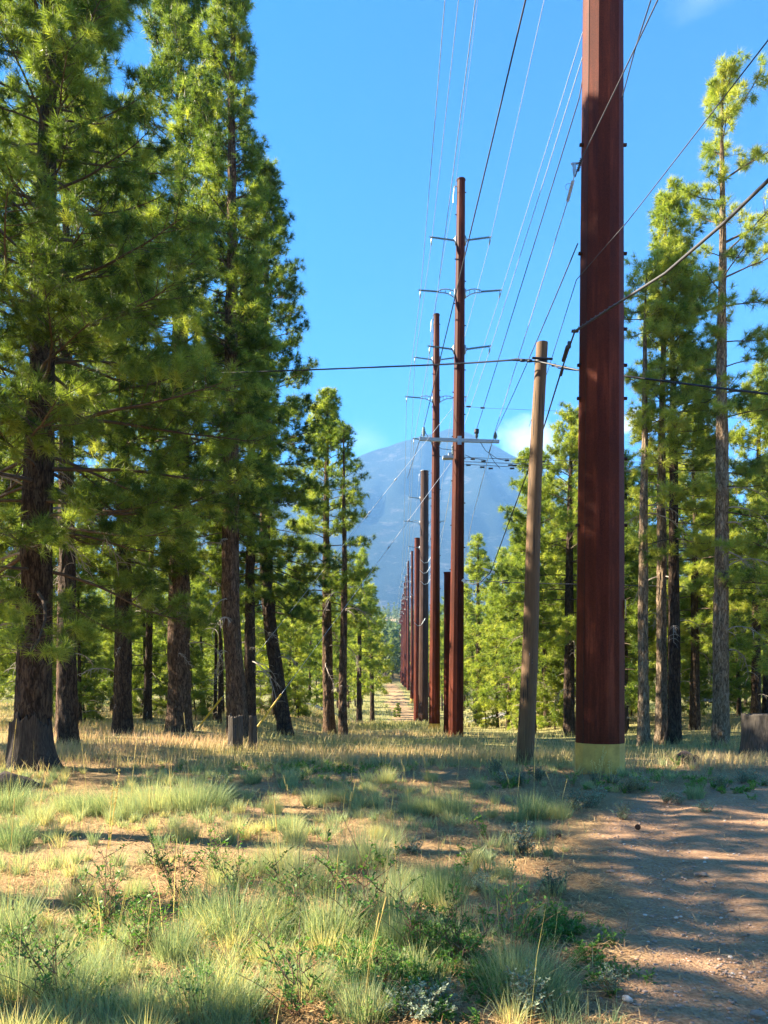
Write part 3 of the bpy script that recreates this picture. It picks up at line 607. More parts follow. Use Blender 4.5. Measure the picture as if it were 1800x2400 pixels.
def steel_pole(px, d, top_h, r0, r1, label, cat='power pole', lean=0.0, arms=True, matn='rust', base=None, seam=None, tagstrip=False, drop=(2.4, 4.55, 6.82), group=None, sides=12, bolts=True, loc=None, tw=.0):
    x = X(px, d) if loc is None else loc; zb = float(gz(x, d)); root = thing('power_pole', label, cat, (x, d, zb), group)
    kids = []; b = MB(); H = top_h-zb; shaft(b, H, r0, r1, lean, sides, seam=seam, tw=tw); kids.append(b.obj('shaft', M[matn], root, False))
    c = MB(); c.tube(np.array([[lean, 0, H-.01], [lean, 0, H+.03]]), r1+.02, sides, 0, .5, True, tw); kids.append(c.obj('cap', M['galv' if matn == 'rustdark' else matn], root, False))
    if base:
        b = MB(); shaft(b, base, r0+.004, r0+.004-(r0-r1)*base/H, 0, sides, nseg=2, tw=tw); kids.append(b.obj('base_coating', M['basecoat'], root, False))
    tips = {}
    if arms:
        for i, dz in enumerate(drop):
            z = H-dz; xx = lean*z/H; rr = np.interp(z, [0, H], [r0, r1])
            for s in (-1, 1):
                o, ins, tip = arm(root, xx+s*rr, z, s, (1.0, 1.42, 1.0)[i], i == 1); kids.append((o, ins)); tips[(i, s)] = np.array((x, d, zb))+tip
        b = MB(); s = -1; zz = H-.35; xx = lean-r1-.10
        b.tube(np.array([[lean-r1, 0, zz+.12], [xx, 0, zz+.1], [xx-.03, 0, zz-.1], [xx-.05, 0, zz-.55]]), [.02, .03, .02, .025], 6); kids.append(b.obj('shield_clamp', M['galv'], root)); tips['top'] = np.array((x, d, zb+zz-.1))+[xx, 0, 0]
    if bolts:
        b = MB()
        for k, z in enumerate(np.arange(5.0, H-.3, .9)):
            s = 1 if k % 2 else -1; rr = np.interp(z, [0, H], [r0, r1]); b.tube(np.array([[lean*z/H+s*rr*.96, 0, z], [lean*z/H+s*(rr+.05), 0, z]]), .022, 6)
        ob = tag(b.obj('step_bolt', M['rustdark'], root), kind='stuff'); kids.append(ob)
    return root, kids, tips, H
TOP = 21.8
# nearest pole: 12 sided, yellow coated foot
near, nk, _, NH = steel_pole(1405, 12.3, 23.0, .405, .27, 'huge rust-red steel power pole with yellow painted foot', lean=.10, arms=False, base=.50, tw=math.radians(3.5), bolts=False)
b = MB()
for k, z in enumerate((19.0, 17.2, 16.0, 13.2, 10.4, 8.6, 7.35, 6.75, 6.2, 5.2, 4.1)):
    for s in ((-1, 1) if k % 3 else (1,)):
        rr = np.interp(z, [0, NH], [.405, .27]); x_ = .10*z/NH; b.tube(np.array([[x_+s*rr*.97, -.05, z], [x_+s*(rr+.045), -.05, z]]), .028, 6)
tag(b.obj('side_bolt', M['rustdark'], near), kind='stuff')
b = MB(); b.box((.372, -.19, 2.40+.3), (.012, .05, .30), Matrix.Rotation(math.radians(-20), 3, 'Z')); b.obj('number_strip', M['plate'], near)
for lx, ly, s in ((-.398, -.02, 1),):   # vertical weld seam on a face
    b = MB(); zz = np.linspace(.5, NH, 12); rr = np.interp(zz, [0, NH], [.405, .27])*1.0; b.tube(np.stack([rr*math.cos(math.radians(213.5))+.10*zz/NH, rr*math.sin(math.radians(213.5)), zz], -1), .006, 4); b.obj('weld_seam', M['rustdark'], near)
p2, k2, T2, H2 = steel_pole(1068, 30, TOP, .315, .165, 'rust-red steel pole with grey crossarm and arrester platform', lean=.22, seam=None)
p3, k3, T3, H3 = steel_pole(1018, 40.3, 21.4, .315, .16, 'rust-red steel pole just left of the crossarm pole, slightly behind it', lean=.12, base=.35, seam=6.6)
p4, k4, T4, H4 = steel_pole(992, 66, 20.1, .47, .36, 'blackish-brown weathered steel pole, the darkest in the row', lean=.12, matn='rustdark', tw=.26)
s1, _, _, _ = steel_pole(1049, 31.2, HC+247/F*31.2, .17, .15, 'short rust-red stub pole tucked against the crossarm pole', arms=False, seam=3.2, bolts=False)
s2, _, _, _ = steel_pole(978, 68, HC+328/F*68, .34, .26, 'short flat-topped red pole partly hidden behind the dark pole', arms=False, bolts=False)
far = [(966, 110, 1292, 1, .30, True), (957, 131, 1315, 0, .29, False), (951.5, 152, 1350, 0, .29, False), (948, 172, 1366, 0, .29, False), (944.5, 194, 1392, 0, .29, False), (941.5, 218, 1404, 0, .29, False), (939, 244, 1430, 0, .29, False), (936.5, 276, 1452, 0, .28, False)]
ftips = []; fpole = None
FG = 'steel poles receding along the dirt path'
for i, (px, d, ty, _, r, ba) in enumerate(far):
    top = HC+(HY-ty)/F*d; x = X(px, d)
    if i == 0:
        r_, k_, t_, h_ = steel_pole(px, d, top, .31, .17, 'brown steel pole with yellow foot where the dirt path begins', base=.7)
        T5 = t_; continue
    if fpole is None:
        r_, k_, t_, h_ = steel_pole(px, d, top, .31, .16, 'slim rust-red steel pole in the row shrinking toward the gap', group=FG, bolts=False); fpole = (r_, k_, t_, h_, (x, d, float(gz(x, d)))); ftips.append(t_)
    else:
        zb = float(gz(x, d)); s = (top-zb)/fpole[3]; r2 = fpole[0].copy(); COL.objects.link(r2); r2.location = (x, d, zb); r2.scale = (1, 1, s)
        for q in fpole[1]:
            o = q[0] if isinstance(q, tuple) else q; c = o.copy(); COL.objects.link(c); c.parent = r2
            if isinstance(q, tuple): g = q[1].copy(); COL.objects.link(g); g.parent = c
        o0 = np.array(fpole[4]); ftips.append({k: np.array((x, d, zb))+(v-o0)*[1, 1, s] for k, v in fpole[2].items()})
# crossarm, pins and platform on the second pole
def on2(px, py, y=-.34): d = 30+y; q = P(px, py, d); return np.array((q[0], y, q[2]))-np.array((p2.location.x, 0, p2.location.z))
a0 = on2(983, 1029); a1 = on2(1170, 1035); u = (a1-a0)/np.linalg.norm(a1-a0); cb_ = MB(); ang = math.atan2(u[2], u[0])
cb_.box((a0+a1)/2, (np.linalg.norm(a1-a0), .10, .125), Matrix.Rotation(-ang, 3, 'Y')); xo = cb_.obj('crossarm', M['xarm'], p2, False)
b = MB(); c0 = on2(1077, 1032, -.40); b.box(c0, (.16, .04, .34)); b.box(c0+[0, -.03, .02], (.10, .03, .20)); b.obj('arm_mount', M['galv'], xo, False)
pins = {}
for nm, px, h in (('a', 993, .42), ('b', 1117, .40), ('c', 1161, .30)):
    p = on2(px, 1030); p[2] = a0[2]+(p[0]-a0[0])*math.tan(ang)+.06; bb2 = MB(); t = np.linspace(0, h, 13); rad = np.array([.02, .02, .02, .075, .03, .085, .03, .085, .03, .075, .03, .06, .03])*1.05
    if nm == 'b': rad[8:] = .10
    bb2.tube(p+np.outer(t, (0, 0, 1)), rad, 10); bb2.obj('pin_insulator', M['wire_dark' if nm == 'b' else 'insul'], p2); pins[nm] = np.array(p2.location)+p+[0, 0, h]
b = MB(); c0 = on2(1050, 1074, -.30); b.box(c0+[0, 0, .02], (.42, .30, .10)); b.box(c0+[.08, 0, .13], (.14, .2, .14)); b.obj('arrester_platform', M['xarm'], p2, False)
b = MB(); c0 = on2(1061, 1055, -.24); b.tube(c0+np.outer(np.linspace(-.2, .2, 13), (0, 0, 1)), [.03, .06, .03]*4+[.03], 8); b.obj('arrester', M['insul'], p2)

# ------------------------------------------------------------------ wooden pole
wx = X(1229, 14.6); wz = float(gz(wx, 14.6)); wp = thing('wooden_pole', 'weathered wooden utility pole leaning slightly right, tagged with metal discs', 'utility pole', (wx, 14.6, wz))
b = MB(); zs = np.linspace(-.3, HC+786/F*14.6-wz, 40); t = zs/zs[-1]; S = 20; th = np.arange(S)/S*2*math.pi
lx = np.interp(zs, [0, zs[-1]], [0, X(1269.5, 14.6)-wx])+.02*np.sin(zs*.8)
R = (np.interp(zs, [0, zs[-1]], [.172, .112])[:, None])*(1+.05*(vn(th[None]*3, zs[:, None]*.5, 4)-.5)+.03*(vn(th[None]*9, zs[:, None]*.3, 6)-.5))
ring = np.stack([R*np.cos(th)+lx[:, None], R*np.sin(th), np.repeat(zs[:, None], S, 1)], -1); i = np.arange(len(zs)-1)[:, None]*S; j = np.arange(S)[None]; k = (j+1) % S
b.add(ring.reshape(-1, 3), np.stack([i+j, i+k, i+S+k, i+S+j], -1).reshape(-1, 4)); b.add(ring[-1], np.arange(S)[None]); b.obj('shaft', M['timber'], wp)
def onw(px, py, y=-.16): q = P(px, py, 14.6+y); return q-np.array((wx, 14.6, wz))
b = MB(); b.box(onw(1244, 1534, -.150), (.052, .006, .05)); b.obj('square_tag', M['tagm'], wp, False)
for py in (1547, 1554):
    b = MB(); c = onw(1245, py, -.150); b.tube(np.array([c, c+[0, -.006, 0]]), .021, 12); b.obj('round_tag', M['tagm'], wp)
b = MB(); c = np.array([np.interp(HC+742/F*14.6-wz, zs, lx), 0, HC+742/F*14.6-wz]); b.tube(np.array([c+[0, 0, -.04], c+[0, 0, .04]]), .128, 14); b.tube(np.array([c+[-.2, -.13, .02], c+[.2, -.13, 0]]), .025, 8); b.obj('cable_clamp', M['wire_dark'], wp)

# ------------------------------------------------------------------ wires
def wire(pts, r, m, label, cat='power line', sag=0.0, group=None, name='power_line', n=24, extra=None):
    pts = [np.array(p, float) for p in pts]; out = []
    for a, c in zip(pts[:-1], pts[1:]):
        t = np.linspace(0, 1, n, endpoint=False); L = np.linalg.norm(c-a); q = a+(c-a)*t[:, None]; q[:, 2] -= 4*sag*L*L/1000*t*(1-t); out.append(q)
    out.append(pts[-1][None]); q = np.concatenate(out); b = MB(); b.tube(q, r, 5, 0, .5, True)
    if extra: extra(b, q)
    return tag(b.obj(name, M[m], None), label, cat, group)
def ext(a, c, k): return c+(c-a)*k
def exitpt(A, xe, z=None, ye=0.0):
    z = A[2] if z is None else z; d = (z-HC)*F/(HY-ye); return np.array((X(xe, d), d, z))
def over(tip, xe, label, r=.011, m='wire', sag=.35, chain=None, z=None, k=1.0):
    e = exitpt(tip, xe, z); q = ext(tip, e, k); q[2] = e[2]+(e[2]-tip[2])*k
    pts = [q, tip]+(chain or []); return wire(pts, r, m, label, sag=sag)
key = {(0, -1): 'upper left', (0, 1): 'upper right', (1, -1): 'middle left', (1, 1): 'middle right', (2, -1): 'lower left', (2, 1): 'lower right', 'top': 'top'}
for kx, xe in (((0, -1), 1074), ((1, -1), 1042), ((2, -1), 1112), ((0, 1), 1274), ((1, 1), 1386), ((2, 1), 1402), ('top', 1119)):
    nm = key[kx]; chain = [T3[kx], T4[kx], T5[kx]]+[f[kx] for f in ftips[:5]]
    over(T2[kx], xe, ('pale power line running from the %s insulators of the steel poles' % nm) if kx != 'top' else 'thin shield wire strung between the tops of the steel poles', .0105 if kx != 'top' else .007, 'wire', .16, chain, k=.9)
P1 = lambda px, py, d=12.0: P(px, py, d)
wire([ext(pins['a'], exitpt(pins['a'], 1228, 11.6), .7), pins['a'], P(955, 1120, 41)], .014, 'wire_mid', 'dark conductor coming down to the left end of the grey crossarm', sag=.1)
wire([P(1420, -120, 14.5), P(1357, 232, 15.6), pins['b']], .012, 'wire_mid', 'conductor slanting down to the black insulator of the grey crossarm', sag=.1)
wire([P(1354, 571, 12.4), pins['c']], .011, 'wire_mid', 'conductor passing behind the wooden pole top to the right crossarm insulator', sag=.3)
# dead end with coil at the near pole, line running up in front of it
coil = MB(); 
def coilof(a, c, r, n, rr):
    a = np.array(a); c = np.array(c); t = np.linspace(0, 1, n*10); ax = nrm(c-a); s = nrm(np.cross(ax, (0, 1, 0.2))); q = np.cross(ax, s)
    return a+(c-a)*t[:, None]+rr*(np.cos(t*n*6.283)[:, None]*s+np.sin(t*n*6.283)[:, None]*q)
A0 = P(1346, 388, 11.85)
def exA(b, q):
    b.tube(coilof(P(1354, 402, 11.6), P(1363, 372, 11.5), .01, 7, .022), .008, 4)
wire([P(1570, -60, 7.6), P(1448, 198, 9.6), P(1362, 375, 11.55), P(1348, 415, 11.8)], .0085, 'wire_mid', 'line crossing in front of the huge pole down to its coiled dead end', sag=.05, extra=exA)
wire([P(1545, -60, 8.2), P(1490, 110, 9.5), P(1452, 252, 12.7), P(1380, 490, 18)], .0085, 'wire_mid', 'line disappearing behind the huge steel pole near the top', sag=.02)
b = MB(); b.tube(np.array([P(1340, 384, 11.9), P(1352, 383, 12.05), P(1362, 383, 12.2)]), .016, 6); b.tube(np.array([P(1347, 384, 11.9), P(1346, 398, 11.9), P(1347, 412, 11.9)]), [.02, .03, .02], 8); b.tube(np.array([P(1342, 384, 11.9), P(1341, 388, 11.9), P(1344, 391, 11.9)]), .009, 6)
tag(b.obj('eye_bolt', M['galv']), 'galvanised shackle on the left face of the huge pole', 'shackle')
def exB(b, q): b.tube(coilof(P(1343, 423, 11.9), P(1330, 472, 12.2), .01, 12, .022), .009, 4); th = np.linspace(0, 6.28, 16); b.tube(P(1333, 438, 12.1)+np.stack([.055*np.cos(th), 0*th, .055*np.sin(th)], -1), .004, 4)
wire([P(1346, 412, 11.9), P(1330, 472, 12.2), P(1160, 1012, 20), P(1108, 1210, 28), P(1085, 1330, 33)], .008, 'wire', 'thin line hanging from the coiled dead end down toward the pole row', sag=.15, extra=exB)
wire([P(1810, 82, 6.0), P(1470, 520, 10.4), P(1351, 656, 11.8), P(1290, 850, 15), P(1240, 1000, 20)], .0065, 'wire_mid', 'thin wire rising past the big pole to the upper right', sag=.03)
# thick twisted communication bundle
def exC(b, q):
    b.tube(coilof(P(1347, 775, 11.7), P(1440, 715, 10.6), .01, 9, .018), .010, 4); b.box(P(1348, 776, 11.85), (.11, .05, .03)); b.box(P(1334, 808, 12.2), (.05, .05, .10))
wire([P(1850, 375, 6.3), P(1700, 520, 7.6), P(1560, 640, 9.2), P(1440, 716, 10.6), P(1345, 778, 11.75)], .019, 'wire_mid', 'thick twisted cable sweeping up to the right from the huge pole', 'cable', .1, name='cable', extra=exC)
def exD(b, q):
    b.tube(np.array([P(1330, 812, 12.1), P(1320, 845, 12.5)]), .03, 7); b.tube(np.array([P(1318, 865, 12.6), P(1314, 880, 12.7)]), .028, 7)
wire([P(1346, 780, 11.8), P(1316, 868, 12.6), P(1275, 1000, 14.9), P(1235, 1110, 17), P(1185, 1245, 21), P(1152, 1335, 25)], .014, 'wire_mid', 'cable descending behind the wooden pole to its white splice', 'cable', .25, name='cable', extra=exD)
def exE(b, q): b.box(P(1147, 1338, 25.3), (.36, .06, .07), Matrix.Rotation(.3, 3, 'Y')); b.box(P(1140, 1334, 25.4), (.3, .05, .03), Matrix.Rotation(.25, 3, 'Y'))
wire([P(1152, 1336, 25), P(1147, 1345, 25.4), P(1128, 1364, 27.5), P(1108, 1370, 29), P(1092, 1362, 29.6)], .018, 'wire_mid', 'drooping cable loop between the splice and the crossarm pole', 'cable', .1, name='cable', n=6)
b = MB(); exE(b, None); b.box(P(1088, 1362, 29.55), (.2, .08, .1), Matrix.Rotation(.7, 3, 'Y')); tag(b.obj('cable_splice', M['tagm'], None, False), 'white splice fitting at the bend of the drooping cable', 'cable splice')
# black cable across
zc = P(1268, 848, 14.44)
def exF(b, q):
    for px, py in ((1225, 845), (1242, 846), (1298, 856), (1322, 861)): b.box(P(px, py, 14.35), (.08, .035, .045))
    b.tube(np.array([P(1180, 846, 14.9), P(1210, 841, 14.6), P(1245, 843, 14.45)]), .011, 5); b.tube(np.array([P(1285, 850, 14.4), P(1310, 863, 14.1), P(1350, 868, 13.6)]), .011, 5)
wire([P(-60, 889, 22), P(400, 878, 19), P(700, 868, 17.2), P(1000, 856, 15.6), P(1100, 851, 15.1), P(1200, 844, 14.6), P(1265, 848, 14.43), P(1352, 867, 13.5), P(1455, 880, 12.9), P(1600, 899, 12), P(1860, 931, 10.6)], .0175, 'wire_dark', 'black cable crossing the whole view, clamped near the top of the wooden pole', 'cable', 0.0, name='cable', extra=exF, n=8)
def exG(b, q): b.box(P(1184, 1366, 29), (.36, .06, .06)); b.box(P(1184, 1361, 29), (.25, .05, .04))
wire([P(1090, 1360, 29.7), P(1250, 1367, 28.5), P(1480, 1372, 27), P(1860, 1382, 24.5)], .016, 'wire_dark', 'lower black cable running right from the crossarm pole behind the trunks', 'cable', .15, name='cable', extra=exG)
def spacers(pts):
    def f(b, q):
        for px, py in pts: b.tube(np.array([P(px-5, py, 29.4), P(px+5, py, 29.4)]), .035, 6)
    return f
for i, (ya, yb, sp) in enumerate(((1072, 1079, ((1108, 1076), (1188, 1079), (1272, 1082))), (1082, 1090, ((1133, 1081), (1196, 1090), (1206, 1091))), (1088, 1101, ((1098, 1090), (1130, 1095), (1150, 1098), (1200, 1098))))):
    wire([P(1088, ya, 29.7), P(1350, yb+1, 28.5), P(1860, yb+8, 25)], .011, 'wire_mid', ('top', 'middle', 'bottom')[i]+' one of three close lines leaving the crossarm pole rightward', sag=.25, extra=spacers(sp))
wire([P(1088, 952, 29.8), P(1130, 956, 29.5), P(1860, 985, 25)], .006, 'wire_mid', 'very thin line leaving the crossarm pole rightward above the crossarm', sag=.05, extra=spacers(((1098, 953), (1131, 956))))
for i, pts in enumerate((((996, 1012), (1010, 1035), (1035, 1052), (1062, 1055)), ((1125, 1035), (1138, 1056), (1165, 1075), (1190, 1080)), ((1152, 1042), (1146, 1060), (1158, 1082), (1172, 1098)), ((1090, 1066), (1105, 1073), (1140, 1079)))):
    wire([P(a, c, 29.62) for a, c in pts], .012, 'wire_dark', ('black jumper curving from the left crossarm insulator to the pole', 'black jumper drooping from the black crossarm insulator', 'looped jumper under the right end of the crossarm', 'short black jumper just right of the pole below the crossarm')[i], 'jumper wire', 0, name='jumper_wire', n=5)
# guy wires with yellow guards
for i, (tp, gp, g0, lab) in enumerate((((1060, 957, 30), (458, 1713, 25.5), (521, 1635), 'upper guy wire slanting left to the ground with a yellow guard'), ((1056, 1085, 30), (603, 1704, 25), (706, 1628), 'lower guy wire slanting left to the ground with a yellow guard'))):
    a = P(*tp); gd = gp[2]; g = P(gp[0], gp[1], gd); root = thing('guy_wire', lab, 'guy wire', tuple(g)); o = -g
    b = MB(); b.tube(np.array([a+o, (0, 0, 0)]), .008, 5); 
    for t in (.25, .36): q = (a+o)*(1-t); b.tube(np.array([q-(a+o)*.004, q+(a+o)*.004]), .03, 6)
    b.obj('strand', M['wire'], root)
    t = (P(g0[0], g0[1], gd)[2]-g[2])/(a[2]-g[2]); b = MB(); b.tube(np.array([(a+o)*0.0, (a+o)*t]), .035, 8); b.obj('guard', M['yellow'], root)
fw = thing('wooden_pole', 'pale tan wooden pole standing far off in the gap under the mountain', 'utility pole', (X(927, 300), 300, float(gz(X(927, 300), 300)))); hh = HC+(HY-1451)/F*300-fw.location.z
b = MB(); b.tube(np.array([[0, 0, -.3], [0, 0, hh]]), [.45, .22], 10); b.obj('shaft', M['plate'], fw); b = MB(); b.box((0, 0, hh-1.2), (3.0, .2, .2)); b.obj('crossarm', M['plate'], fw, False)
# loops on the far poles
for i, (px, d, py) in enumerate(((1000, 64, 1318), (998, 64.5, 1342), (1000, 64.2, 1368), (975, 100, 1395), (985, 64, 1465))):
    wire([P(px-14, py-6, d), P(px-6, py+2, d), P(px+2, py, d), P(px+12, py-16, d)], .02, 'galv', 'slack looped cable hanging on the dark pole', 'cable', 0, 'slack loops on the pole row', 'cable', 4)

# ------------------------------------------------------------------ stumps, posts, rocks, person, car
def stump(name, label, x, y, r0, r1, h, seed, matn, jag=.15, splinter=None, cat='stump', parent=None):
    rng = np.random.default_rng(seed); S = 64; nz_ = 26; th = np.arange(S)/S*2*math.pi; zs = np.linspace(-.15, 1, nz_)
    top = h*(1+jag*(fbm(np.cos(th)*2.5+seed, np.sin(th)*2.5, seed, 3)-.5)*2+jag*.5*(vn(th*11, th*0, seed)-.5))
    if splinter is not None: top = top*(1+splinter[1]*np.exp(-((th-splinter[0])/.35)**2))
    v = []
    for q in zs:
        z = q*top; f = np.clip(z/h, 0, 1.3); r = r1+(r0-r1)*np.exp(-f*2.3)
        r = r*(1+.16*(vn(th*2.2, z*.6, seed+1)-.5)+.10*(vn(th*8, z*.9, seed+2)-.5)+.05*(vn(th*19, z*1.5, seed+3)-.5)+.10*np.exp(-f*4)*np.cos(th*5+seed))
        v.append(np.stack([r*np.cos(th), r*np.sin(th), z], -1))
    for s_, dz in ((.82, -.03), (.55, -.10), (.2, -.16)): w_ = v[nz_-1].copy(); w_[:, :2] *= s_; w_[:, 2] = w_[:, 2]*.96+dz*h+.02*rng.normal(size=S)*h; v.append(w_)
    v = np.array(v); n_ = len(v); i = np.arange(n_-1)[:, None]*S; j = np.arange(S)[None]; k = (j+1) % S
    b = MB(); b.add(v.reshape(-1, 3), np.stack([i+j, i+k, i+S+k, i+S+j], -1).reshape(-1, 4)); b.add(v[-1], np.arange(S)[None])
    o = b.obj(name, M[matn], parent)
    if parent is not None: o.location = (x, y, 0); return tag(o, label)
    o.location = (x, y, float(gzs(x, y))-.02); return tag(o, label, cat)
stump('bare_base', 'grey barkless flared base with a jagged splinter', 0, 0, .52, .33, .9, 3, 'scarwood', .34, (.1, -.45), parent=NEARPINE)
stump('tree_stump', 'wide flat-topped grey stump at the right edge of the clearing', X(1802, 16.4), 16.4, .60, .52, 1.0, 5, 'greywood', .05)
def log_(label, px, py, L, r, rz, seed, m='darkwood', name='log', cat='log'):
    d = ground_d(px, py); x = X(px, d); b = MB(); b.rock((0, 0, r*.6), (L/2, r, r), seed, flat=.8, n=14, m=9, rough=.7); o = b.obj(name, M[m]); o.location = (x, d, float(gzs(x, d))); o.rotation_euler[2] = rz; return tag(o, label, cat)
log_('charred broken log at the left edge of the grass', 12, 1862, .8, .17, .3, 4)
log_('dark lump of rock in the grass between the stump and the big pole', 1608, 1790, .42, .17, .1, 7, 'darkwood', 'rock', 'rock')
stump('fence_post', 'thick weathered split post, the left of the pair', X(552, 18.6), 18.6, .19, .175, .86, 8, 'greywood', .10, cat='post')
stump('fence_post', 'narrower weathered post, the right of the pair', X(593, 19), 19.0, .12, .095, .88, 9, 'greywood', .04, cat='post')
b = MB(); b.tube(np.array([[0, 0, -.1], [.01, 0, .66]]), .016, 6); b.tube(np.array([[.01, 0, .60], [.01, 0, .68]]), .03, 6)
o = b.obj('stake', M['wire_dark']); d = ground_d(551, 1766); o.location = (X(551, d), d, float(gzs(X(551, d), d))); tag(o, 'thin black stake in the grass before the split post', 'stake')
ROCKG = 'small stones lying on the dirt road'
for i, (px, py, s, m) in enumerate(((1527, 2150, .022, 'stone'), (1535, 2208, .022, 'stone'), (1620, 2038, .025, 'stone'), (1650, 2052, .04, 'stone'), (1633, 2050, .03, 'stone'), (1712, 2246, .02, 'palestone'), (1655, 2013, .03, 'palestone'), (1652, 2023, .025, 'palestone'), (1700, 2282, .02, 'stone'), (1585, 2152, .018, 'palestone'), (1595, 2150, .016, 'palestone'), (1485, 2178, .018, 'stone'), (1690, 2152, .016, 'palestone'), (1432, 2045, .04, 'stone'))):
    d = ground_d(px, py); x = X(px, d); b = MB(); b.rock((0, 0, s*.2), (s*.8, s*.65, s*.5), i+3, n=9, m=7, rough=.6); o = b.obj('stone', M[m]); o.location = (x, d, float(gzs(x, d))); o.rotation_euler[2] = i
    tag(o, 'small pale stone on the reddish dirt road' if m == 'palestone' else 'small brown stone or clod on the reddish dirt road', 'stone', ROCKG)
for px, py, s, m, lab in ((1470, 2348, .034, 'palestone', 'pale elongated stone at the left verge of the road'), (1775, 2384, .04, 'stone', 'reddish brown clod in the lower right of the road')):
    d = ground_d(px, py); x = X(px, d); b = MB(); b.rock((0, 0, s*.4), (s*1.0, s*.6, s*.6) if m == 'palestone' else (s, s*.6, s*.5), 31, n=12, m=8, rough=.5); o = b.obj('stone', M[m]); o.location = (x, d, float(gzs(x, d))); o.rotation_euler[2] = 2.0 if m == 'palestone' else .1; tag(o, lab, 'stone')
# pine cones
cb2 = MB()
for k in range(60):
    t = k/60; a = k*2.4; r = .030*math.sin(math.pi*(.12+.8*t))**.7; c = np.array((r*math.cos(a), r*math.sin(a), t*.085-.01)); u = np.array((math.cos(a), math.sin(a), .2)); v = np.array((-math.sin(a), math.cos(a), 0))*.009
    cb2.add([c-v, c+v, c+u*.014+v*.6, c+u*.014-v*.6, c*[.4, .4, 1]+[0, 0, .006]], [(0, 1, 2), (0, 2, 3), (3, 2, 4)])
cb2.tube(np.array([[0, 0, -.01], [0, 0, .04], [0, 0, .075]]), [.016, .024, .008], 8); cme = cb2.mesh('pine_cone', [M['cone']], False)
for px, py in ((1715, 0), (830, 2375), (845, 2385), (860, 2378), (180, 2078), (1185, 1962), (1495, 1945), (1055, 2120), (985, 2140), (890, 2270), (1310, 1968), (700, 2120)):
    if not py: continue
    d = ground_d(px, py); x = X(px, d); o = link('pine_cone', cme, None, (x, d, float(gzs(x, d))+.03)); o.rotation_euler = (1.5, .3, px); o.scale = (.7,)*3; tag(o, 'dark open pine cone lying in the litter', 'pine cone', 'pine cones lying on the forest floor')

# person walking far down the path
def person():
    d = 205.0; x = X(917, d); root = thing('person', 'person in dark clothes walking far down the dirt path', 'person', (x, d, float(gz(x, d))))
    def skin(name, pts, edges, rad, m):
        me = bpy.data.meshes.new(name); me.from_pydata(pts, edges, []); me.update(); o = link(name, me, root); md = o.modifiers.new('s', 'SKIN'); 
        for i, r in enumerate(rad): me.skin_vertices[0].data[i].radius = (r, r)
        me.skin_vertices[0].data[0].use_root = True
        sb = o.modifiers.new('d', 'SUBSURF'); sb.levels = sb.render_levels = 1; me.materials.append(m); return o
    def sk(name, pts, edges, rad, m):
        import bmesh
        me = bpy.data.meshes.new(name); bm = bmesh.new(); sl_ = bm.verts.layers.skin.verify(); vs_ = [bm.verts.new(p) for p in pts]
        for v, r in zip(vs_, rad): v[sl_].radius = (r, r)
        vs_[0][sl_].use_root = True
        for a, c in edges: bm.edges.new((vs_[a], vs_[c]))
        bm.to_mesh(me); bm.free(); o = link(name, me, root); o.modifiers.new('skin', 'SKIN'); s = o.modifiers.new('sub', 'SUBSURF'); s.levels = s.render_levels = 1; me.materials.append(m); return o
    pts = [(0, 0, .92), (0, 0, 1.15), (0, 0, 1.40), (0, 0, 1.50), (0, -.01, 1.62), (0, -.01, 1.72), (-.10, 0, .88), (-.11, -.14, .48), (-.11, -.02, .08), (-.11, -.14, .03), (.10, 0, .88), (.11, .12, .50), (.11, .22, .12), (.11, .12, .04), (-.19, 0, 1.38), (-.25, .06, 1.10), (-.26, -.04, .86), (-.26, -.07, .78), (.19, 0, 1.38), (.25, -.06, 1.10), (.26, -.14, .87), (.26, -.18, .80)]
    ed = [(0, 1), (1, 2), (2, 3), (3, 4), (4, 5), (0, 6), (6, 7), (7, 8), (8, 9), (0, 10), (10, 11), (11, 12), (12, 13), (2, 14), (14, 15), (15, 16), (16, 17), (2, 18), (18, 19), (19, 20), (20, 21)]
    sk('body', pts, ed, [.13, .13, .13, .055, .095, .08, .09, .06, .045, .04, .09, .06, .045, .04, .06, .045, .035, .035, .06, .045, .035, .035], M['skin'])
    sk('jacket', [(0, 0, .86), (0, 0, 1.15), (0, 0, 1.42), (-.20, 0, 1.38), (-.26, .06, 1.10), (-.27, -.03, .90), (.20, 0, 1.38), (.26, -.06, 1.10), (.27, -.13, .90)], [(0, 1), (1, 2), (2, 3), (3, 4), (4, 5), (2, 6), (6, 7), (7, 8)], [.17, .16, .15, .08, .065, .055, .08, .065, .055], M['cloth'])
    sk('trousers', [(0, 0, .92), (-.10, 0, .86), (-.11, -.14, .48), (-.11, -.02, .12), (.10, 0, .86), (.11, .12, .50), (.11, .22, .16)], [(0, 1), (1, 2), (2, 3), (0, 4), (4, 5), (5, 6)], [.145, .11, .08, .065, .11, .08, .065], M['cloth'])
    sk('hair', [(0, .02, 1.66), (0, .0, 1.75)], [(0, 1)], [.10, .09], M['hair'])
person()

